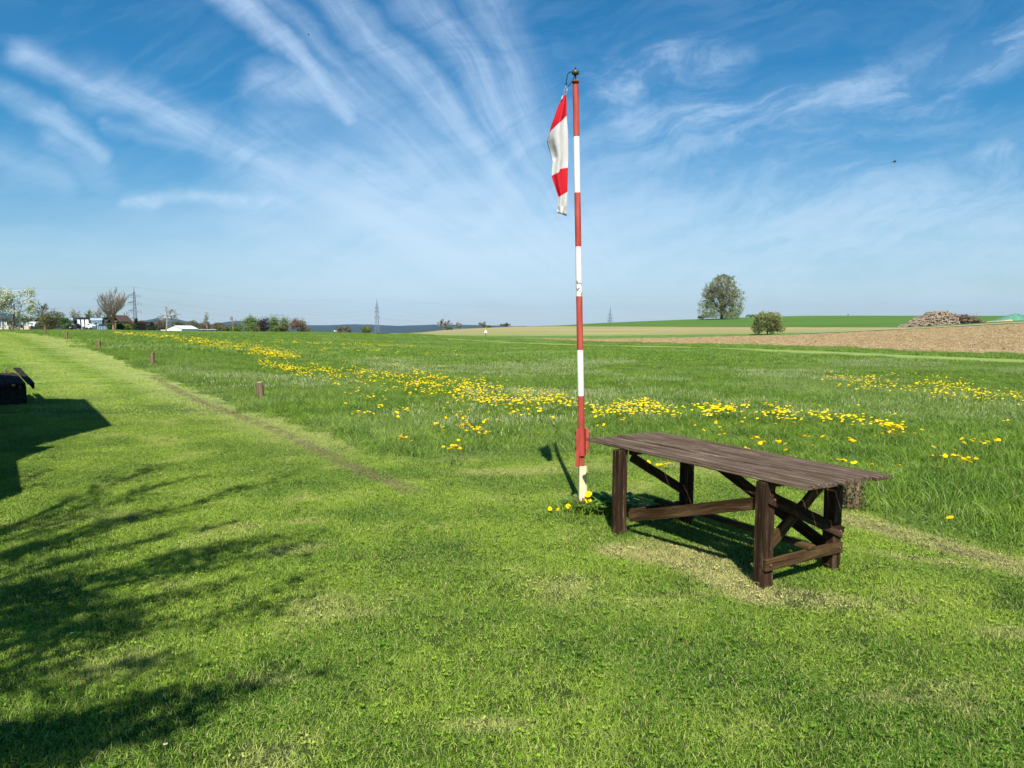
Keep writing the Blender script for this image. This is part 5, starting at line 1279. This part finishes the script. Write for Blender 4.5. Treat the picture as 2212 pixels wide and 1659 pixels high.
# ------------------------------------------------------------------ dandelions
M_DY = mat('dandelion_yellow', (.92, .72, .008), .7, rgb2=(.88, .60, .005), scale=60, trans=.15, spec=.1); M_STEM = mat('dandelion_stem', (.20, .26, .07), .6, .2, 20, trans=.2)
M_DLEAF = leafmat('dandelion_leaf', (.14, .28, .04), (.07, .17, .025), .3, 20); M_WPET = mat('daisy_white', (.80, .80, .78), .6, .05, 20)
def head_mb(mb, c, r, rng, lay=3, face=.22):
    c = Vector(c); tx, ty = rng.gauss(0, .18), rng.gauss(face, .2)
    for L in range(lay):
        n = [22, 16, 9][L] if lay == 3 else 8; rr = r * [1, .78, .45][L]; dz = [0, .004, .008][L]
        for i in range(n):
            a = 6.283 * i / n + L * .2 + rng.uniform(-.08, .08); w = 6.283 / n * .62; q = rr * rng.uniform(.88, 1.06)
            p = [(0, 0, dz), (q * .95 * math.cos(a - w), q * .95 * math.sin(a - w), dz + r * .10), (q * math.cos(a), q * math.sin(a), dz + r * .04), (q * .95 * math.cos(a + w), q * .95 * math.sin(a + w), dz + r * .10)]
            mb.add([(c.x + x, c.y + y, c.z + z + x * tx + y * ty) for x, y, z in p], [(0, 1, 2, 3)])
    mb.add([(c.x + r * .5 * math.cos(i * 1.047), c.y + r * .5 * math.sin(i * 1.047), c.z + r * .32) for i in range(6)] + [(c.x, c.y, c.z + r * .42)], [(i, (i + 1) % 6, 6) for i in range(6)])
def dandelions():
    rg = random.Random(12); P = []
    def put(px, py, hz=None):
        q = (.245 if py > 870 else .215) if hz is None else hz; Y = 4.5; d = 0
        while Y < 118:
            g = AT(px, py, Y)
            if g.z < H(g.x, Y) + q:
                Y0, Y1 = Y - d, Y
                for _ in range(8):
                    Y = (Y0 + Y1) / 2; g = AT(px, py, Y)
                    if g.z < H(g.x, Y) + q: Y1 = Y
                    else: Y0 = Y
                P.append((g.x, Y, H(g.x, Y), q)); return
            d = Y * .05; Y += d
    def cl(px, py, rx, ry, n, hz=None):
        for _ in range(n):
            a = rg.uniform(0, 6.283); r = abs(rg.gauss(0, .55)); put(px + math.cos(a) * r * rx, py + math.sin(a) * r * ry, hz)
    def line(pts, n, wy, clump=.6):
        Ls = [math.hypot(q[0] - p[0], q[1] - p[1]) for p, q in zip(pts[:-1], pts[1:])]; S = sum(Ls); k = 0
        while k < n * 1.4:
            t = rg.random() * S; i = 0
            while t > Ls[i]: t -= Ls[i]; i += 1
            f = t / Ls[i]; x = lerp(pts[i][0], pts[i + 1][0], f); y = lerp(pts[i][1], pts[i + 1][1], f); w = lerp(pts[i][2], pts[i + 1][2], f) * wy
            m = rg.randint(2, 7); yy = y + rg.gauss(0, .5) * w
            for _ in range(m): put(x + rg.gauss(0, 1) * (yy - 700) * .07, yy + rg.gauss(0, 1) * max(.3, (yy - 705) * .018))
            k += m
    # far dense bands
    line([(245, 718, 2), (300, 721, 4), (400, 730, 8), (500, 743, 13), (560, 752, 14), (630, 766, 10)], 900, 1.0)
    line([(380, 735, 6), (480, 748, 8), (600, 765, 8), (640, 770, 4)], 260, 1)
    line([(590, 737, 3), (700, 740, 4), (830, 745, 4), (900, 748, 3)], 240, 1)
    line([(560, 783, 8), (650, 800, 16), (760, 808, 30), (860, 808, 34), (960, 828, 34), (1060, 845, 30)], 480, 1)
    line([(820, 800, 14), (920, 806, 14), (1000, 826, 18), (1090, 838, 12)], 150, 1)
    line([(980, 852, 14), (1080, 858, 14), (1150, 845, 14)], 110, 1); line([(1130, 862, 10), (1190, 858, 18), (1240, 870, 14)], 110, 1)
    line([(690, 753, 4), (800, 757, 4), (1000, 762, 5)], 90, 1)
    line([(750, 797, 4), (800, 803, 6)], 20, 1)
    line([(1255, 878, 14), (1330, 886, 16), (1400, 872, 20), (1470, 888, 12)], 120, 1); line([(1330, 872, 8), (1420, 878, 14)], 40, 1)
    line([(1505, 880, 12), (1560, 882, 14), (1600, 876, 12)], 80, 1); line([(1600, 876, 10), (1700, 888, 12), (1800, 898, 10), (1880, 908, 10), (1950, 922, 8)], 135, 1)
    line([(1770, 808, 10), (1870, 815, 14), (2000, 822, 16), (2090, 838, 18), (2212, 858, 14)], 190, 1)
    line([(1780, 822, 14), (1950, 838, 18), (2100, 850, 14)], 60, 1)
    # nearer clusters
    for c in [(900, 828, 220, 34, 90), (1060, 860, 140, 34, 60), (700, 800, 130, 22, 50), (1420, 890, 170, 30, 30), (1700, 905, 240, 46, 26), (1000, 900, 160, 40, 26), (2050, 850, 150, 30, 40), (620, 760, 160, 14, 50)]: cl(*c)
    for c in [(775, 888, 22, 8, 9), (820, 876, 14, 5, 6), (795, 893, 12, 6, 4), (880, 882, 18, 7, 6), (857, 892, 12, 5, 4), (875, 945, 26, 7, 12), (975, 968, 26, 9, 14), (985, 962, 20, 8, 5), (945, 914, 16, 5, 4), (1000, 918, 40, 12, 16), (1030, 928, 40, 12, 20), (1055, 905, 16, 6, 4), (960, 902, 12, 4, 3), (1110, 890, 24, 10, 8), (1165, 888, 30, 8, 8), (1195, 903, 14, 5, 4), (1140, 884, 10, 4, 3),
              (1150, 916, 4, 2, 1), (715, 922, 4, 2, 1), (1164, 935, 3, 2, 1), (1300, 897, 20, 7, 6), (1350, 905, 14, 5, 3), (1290, 920, 30, 10, 5), (1545, 912, 12, 6, 4), (1557, 930, 12, 9, 6), (1556, 938, 10, 4, 2), (1500, 918, 8, 3, 2), (1635, 945, 18, 9, 10), (1650, 957, 14, 6, 5), (1680, 955, 16, 5, 4), (1610, 967, 8, 4, 3), (1705, 960, 8, 4, 2), (1697, 972, 4, 2, 1), (1755, 962, 4, 2, 1),
              (1735, 943, 14, 5, 5), (1777, 943, 6, 3, 2), (1840, 952, 12, 5, 4), (1830, 946, 6, 3, 2), (1886, 1000, 5, 3, 1), (1820, 995, 14, 6, 5), (1845, 1000, 10, 5, 2), (2015, 965, 6, 3, 2), (2060, 985, 36, 8, 14), (2100, 950, 26, 8, 9), (2090, 995, 26, 8, 8), (2150, 950, 20, 6, 4), (2010, 985, 8, 4, 2), (2030, 1010, 5, 3, 1), (2052, 1118, 4, 2, 1), (1943, 1005, 4, 2, 1), (1600, 912, 16, 6, 4), (1930, 930, 30, 8, 4), (2170, 905, 20, 8, 2), (1780, 900, 16, 6, 3)]: cl(*c)
    for c in [(1405, 995, 10, 4, 2), (1428, 1003, 10, 5, 4), (1445, 1000, 10, 4, 3), (1437, 1008, 6, 3, 2), (1590, 1035, 3, 2, 1), (1180, 962, 3, 2, 0)]: cl(*c, .09)
    P.sort(key=lambda p: p[0] ** 2 + p[1] ** 2)
    near, far = P[:290], P[290:]
    # one built dandelion of each kind, then copies
    kinds = []
    for k in range(5):
        r = .0195 + .0016 * k; h0 = 1.0
        mb = MB(); head_mb(mb, (0, 0, 0), r, rg); hm = lib_mesh('flower_head', mb, M_DY)
        mb = MB(); mb.tube([(0, 0, -.23), (.004, 0, -.10), (0, 0, 0)], [.0022, .002, .0018], 5, cap=False); sm = lib_mesh('stem', mb, M_STEM)
        mb = MB(); head_mb(mb, (0, 0, 0), r, rg); mb.cur = 1; mb.tube([(0, 0, -.12), (0, 0, 0)], .002, 3, cap=False); cm = lib_mesh('dandelion', mb, [M_DY, M_STEM]); kinds.append((hm, sm, cm))
    for i, (x, y, z, hz) in enumerate(near):
        hm, sm, cm = kinds[rg.randrange(5)]
        under = 1.0 < x < 3.0 and y < 9.0 and is_lawn(x, y)
        lb = 'yellow dandelion in the clump seen through the table legs' if under else 'yellow dandelion flower standing open in the long meadow grass'
        gp = 'dandelions behind the table legs' if under else 'dandelions in the near meadow'
        tt = x / y
        if not under:
            for lim, w, in ((-.10, 'in the near clumps well left of the flagpole'), (.09, 'just left of the flagpole'), (.26, 'right of the flagpole behind the left end of the tabletop'), (.42, 'behind the middle of the tabletop'), (.56, 'above the right end of the tabletop'), (9, 'near the right edge of the picture')):
                if tt < lim: lb = 'dandelion in bloom ' + w; gp = 'dandelions ' + w; break
        if i < 70:
            t = empty('dandelion', (x, y, z), lb, 'dandelion', gp)
            for nm, me in (('flower_head', hm), ('stem', sm)):
                o = bpy.data.objects.new(nm, me); col.objects.link(o); o.parent = t; o.location = (0, 0, hz); o.rotation_euler = (rg.gauss(0, .12), rg.gauss(0, .12), rg.uniform(0, 6.28))
        else:
            o = bpy.data.objects.new('dandelion', cm); col.objects.link(o); o.location = (x, y, z + hz); o.rotation_euler = (rg.gauss(0, .12), rg.gauss(0, .12), rg.uniform(0, 6.28)); tag(o, lb, 'dandelion', gp)
    mb = MB()
    for x, y, z, hz in far:
        r = .0245 * rg.uniform(.85, 1.2); c = Vector((x, y, z + hz)); n = 7; a0 = rg.uniform(0, 1)
        tx, ty = rg.gauss(0, .2), rg.gauss(-.15, .2)
        vs = [(c.x + r * math.cos(a0 + i * 6.283 / n) * (1 + .15 * (i % 2)), c.y + r * math.sin(a0 + i * 6.283 / n), c.z + r * (tx * math.cos(a0 + i * 6.283 / n) + ty * math.sin(a0 + i * 6.283 / n))) for i in range(n)] + [(c.x, c.y, c.z + r * .55)]
        vs2 = [(a, b, q + r * .25) for a, b, q in vs[:n]]
        mb.add(vs[:n] + [(vs[i][0] * .6 + c.x * .4, vs[i][1] * .6 + c.y * .4, c.z + r * .48) for i in range(n)] + [vs[n]], [(i, (i + 1) % n, n + (i + 1) % n, n + i) for i in range(n)] + [(n + i, n + (i + 1) % n, 2 * n) for i in range(n)])
    tag(mb.build('far_dandelions', M_DY), 'yellow bands of countless dandelions across the far meadow', 'dandelions', kind='stuff')
    # two pairs at the foot of the pole
    for i, (px, py, hz, lb) in enumerate(((1271, 1068, .16, 'upper of two large dandelions right of the cream pole foot'), (1270.5, 1082, .12, 'lower of two large dandelions right of the cream pole foot'), (1227, 1094, .06, 'dandelion just left of the cream pole foot'), (1188, 1099, .05, 'low dandelion farthest left of the pole foot'), (1205, 1101, .03, 'half hidden dandelion between two others left of the pole'))):
        g = G(px, py, hz); 
        if i < 2: g = AT(px, py, PB.y - .06); hz = g.z
        t = empty('dandelion', (g.x, g.y, 0), lb, 'dandelion', 'dandelions round the pole foot'); mb = MB(); head_mb(mb, (0, 0, hz), [.034, .034, .026, .021, .016][i], rg, 3, .75); mb.build('flower_head', M_DY, t); mb = MB(); mb.tube([(0, .01, 0), (.002, 0, hz)], .0024, 5); mb.build('stem', M_STEM, t)
    # leafy weeds and taller grass round the pole foot
    t = empty('weed_clump', PB + Vector((.1, -.05, 0)), 'leafy dandelion rosettes and dead nettle round the foot of the pole', 'weeds')
    mb = MB(); m2 = MB()
    for (cx_, cy_, n) in ((.12, -.10, 14), (.36, -.05, 10), (-.02, -.06, 12), (.18, .02, 14), (.30, .03, 14), (-.14, .0, 9), (.22, -.12, 12), (.05, -.16, 10), (-.25, .02, 7)):
        for k in range(n):
            a = rg.uniform(0, 6.283); L = rg.uniform(.14, .27); el = rg.uniform(.35, 1.25); w = L * .13; px_, py_ = -math.sin(a), math.cos(a); vs = []; m = 6
            for j in range(m + 1):
                q = j / m; ww = w * (.35 + .65 * math.sin(q * 2.6)) * (1 + (.55 if j % 2 else -.35) * (j < m)) * (j < m); R_ = L * q * math.cos(el * (1 - .5 * q)); z = L * q * math.sin(el) * (1 - .35 * q) + .01
                vs += [(cx_ + math.cos(a) * R_ - px_ * ww, cy_ + math.sin(a) * R_ - py_ * ww, z), (cx_ + math.cos(a) * R_ + px_ * ww, cy_ + math.sin(a) * R_ + py_ * ww, z)]
            mb.add(vs, [(2 * j, 2 * j + 1, 2 * j + 3, 2 * j + 2) for j in range(m)])
    for _ in range(170):
        x, y = rg.gauss(-.12, .06), rg.gauss(-.02, .05); m2.leaf((x, y, rg.uniform(.01, .12)), rg.uniform(.015, .03), rg, .2, .8)
    mb.build('broad_leaves', M_DLEAF, t); m2.build('brown_nettle_leaves', M_IVB, t)
    mb = MB()
    for _ in range(1600):
        x, y = rg.gauss(.02, .19), rg.gauss(-.05, .10); blade(mb, rg, PB.x + .06 + x, PB.y - .02 + y, rg.uniform(.06, .16), rg.uniform(.004, .007), rg.uniform(.2, 1.1), 3)
    tag(mb.build('pole_foot_grass', m_mblade, attr='rnd'), 'taller uncut grass tuft round the pole foot', 'grass', kind='stuff')
    mb = MB()
    for px in (1346, 1652, 1470, 1800, 1790):
        py = {1346: 1156, 1652: 1268, 1470: 1128, 1800: 1226, 1790: 1220}[px]; g = G(px, py)
        for _ in range(130): blade(mb, rg, g.x + rg.gauss(0, .06), g.y + rg.gauss(.03, .05), rg.uniform(.03, .075), rg.uniform(.003, .005), rg.uniform(.3, 1.2), 3)
    tag(mb.build('table_leg_grass', m_blade, attr='rnd'), 'longer grass left standing round the table legs', 'grass', kind='stuff')
    # daisies on the lawn
    for i, (px, py, lb) in enumerate(((110, 965, 'white daisy at the edge of the big shadow'), (631, 987, 'upper daisy of the lawn pair near the scuffed track'), (627, 993, 'second daisy beside the upper one near the scuffed track'), (545, 1017, 'white daisy left of the pair on the lawn'), (1122, 953, 'white petal like flower in the meadow edge'), (357, 1608, 'pale daisy near the bottom edge of the picture'), (156, 1368, 'small daisy among the branch shadows'))):
        g = G(px, py, .04); t = empty('daisy', (g.x, g.y, 0), lb, 'daisy', 'daisies scattered on the lawn'); mb = MB(); a0 = rg.random()
        for k in range(12):
            a = a0 + k * .5236; mb.add([(0, 0, .04), (.008 * math.cos(a - .2), .008 * math.sin(a - .2), .043), (.0095 * math.cos(a), .0095 * math.sin(a), .042), (.008 * math.cos(a + .2), .008 * math.sin(a + .2), .043)], [(0, 1, 2, 3)])
        mb.build('petals', M_WPET, t); mb = MB(); mb.tube([(0, 0, .040), (0, 0, .046)], [.004, .003], 7); mb.build('eye', M_DY, t); mb = MB(); mb.tube([(0, 0, 0), (0, 0, .04)], .001, 4); mb.build('stem', M_STEM, t)
dandelions()
# the posts of the meadow and the haze
def haze():
    m = bpy.data.materials.new('haze'); m.use_nodes = True; T = NT(m.node_tree); T.n.clear(); out = T.node('ShaderNodeOutputMaterial'); pv = T.node('ShaderNodeVolumePrincipled')
    pv.inputs['Color'].default_value = (.50, .74, 1, 1); pv.inputs['Density'].default_value = .8e-4; pv.inputs['Anisotropy'].default_value = .2; T.l.new(pv.outputs[0], out.inputs['Volume'])
    mb = MB(); mb.box((0, 3200, 90), (26000, 6700, 260)); o = mb.build('haze', m); tag(o, kind='stuff'); o['label'] = 'faint blue air haze over the distance'; o['category'] = 'haze'
haze()
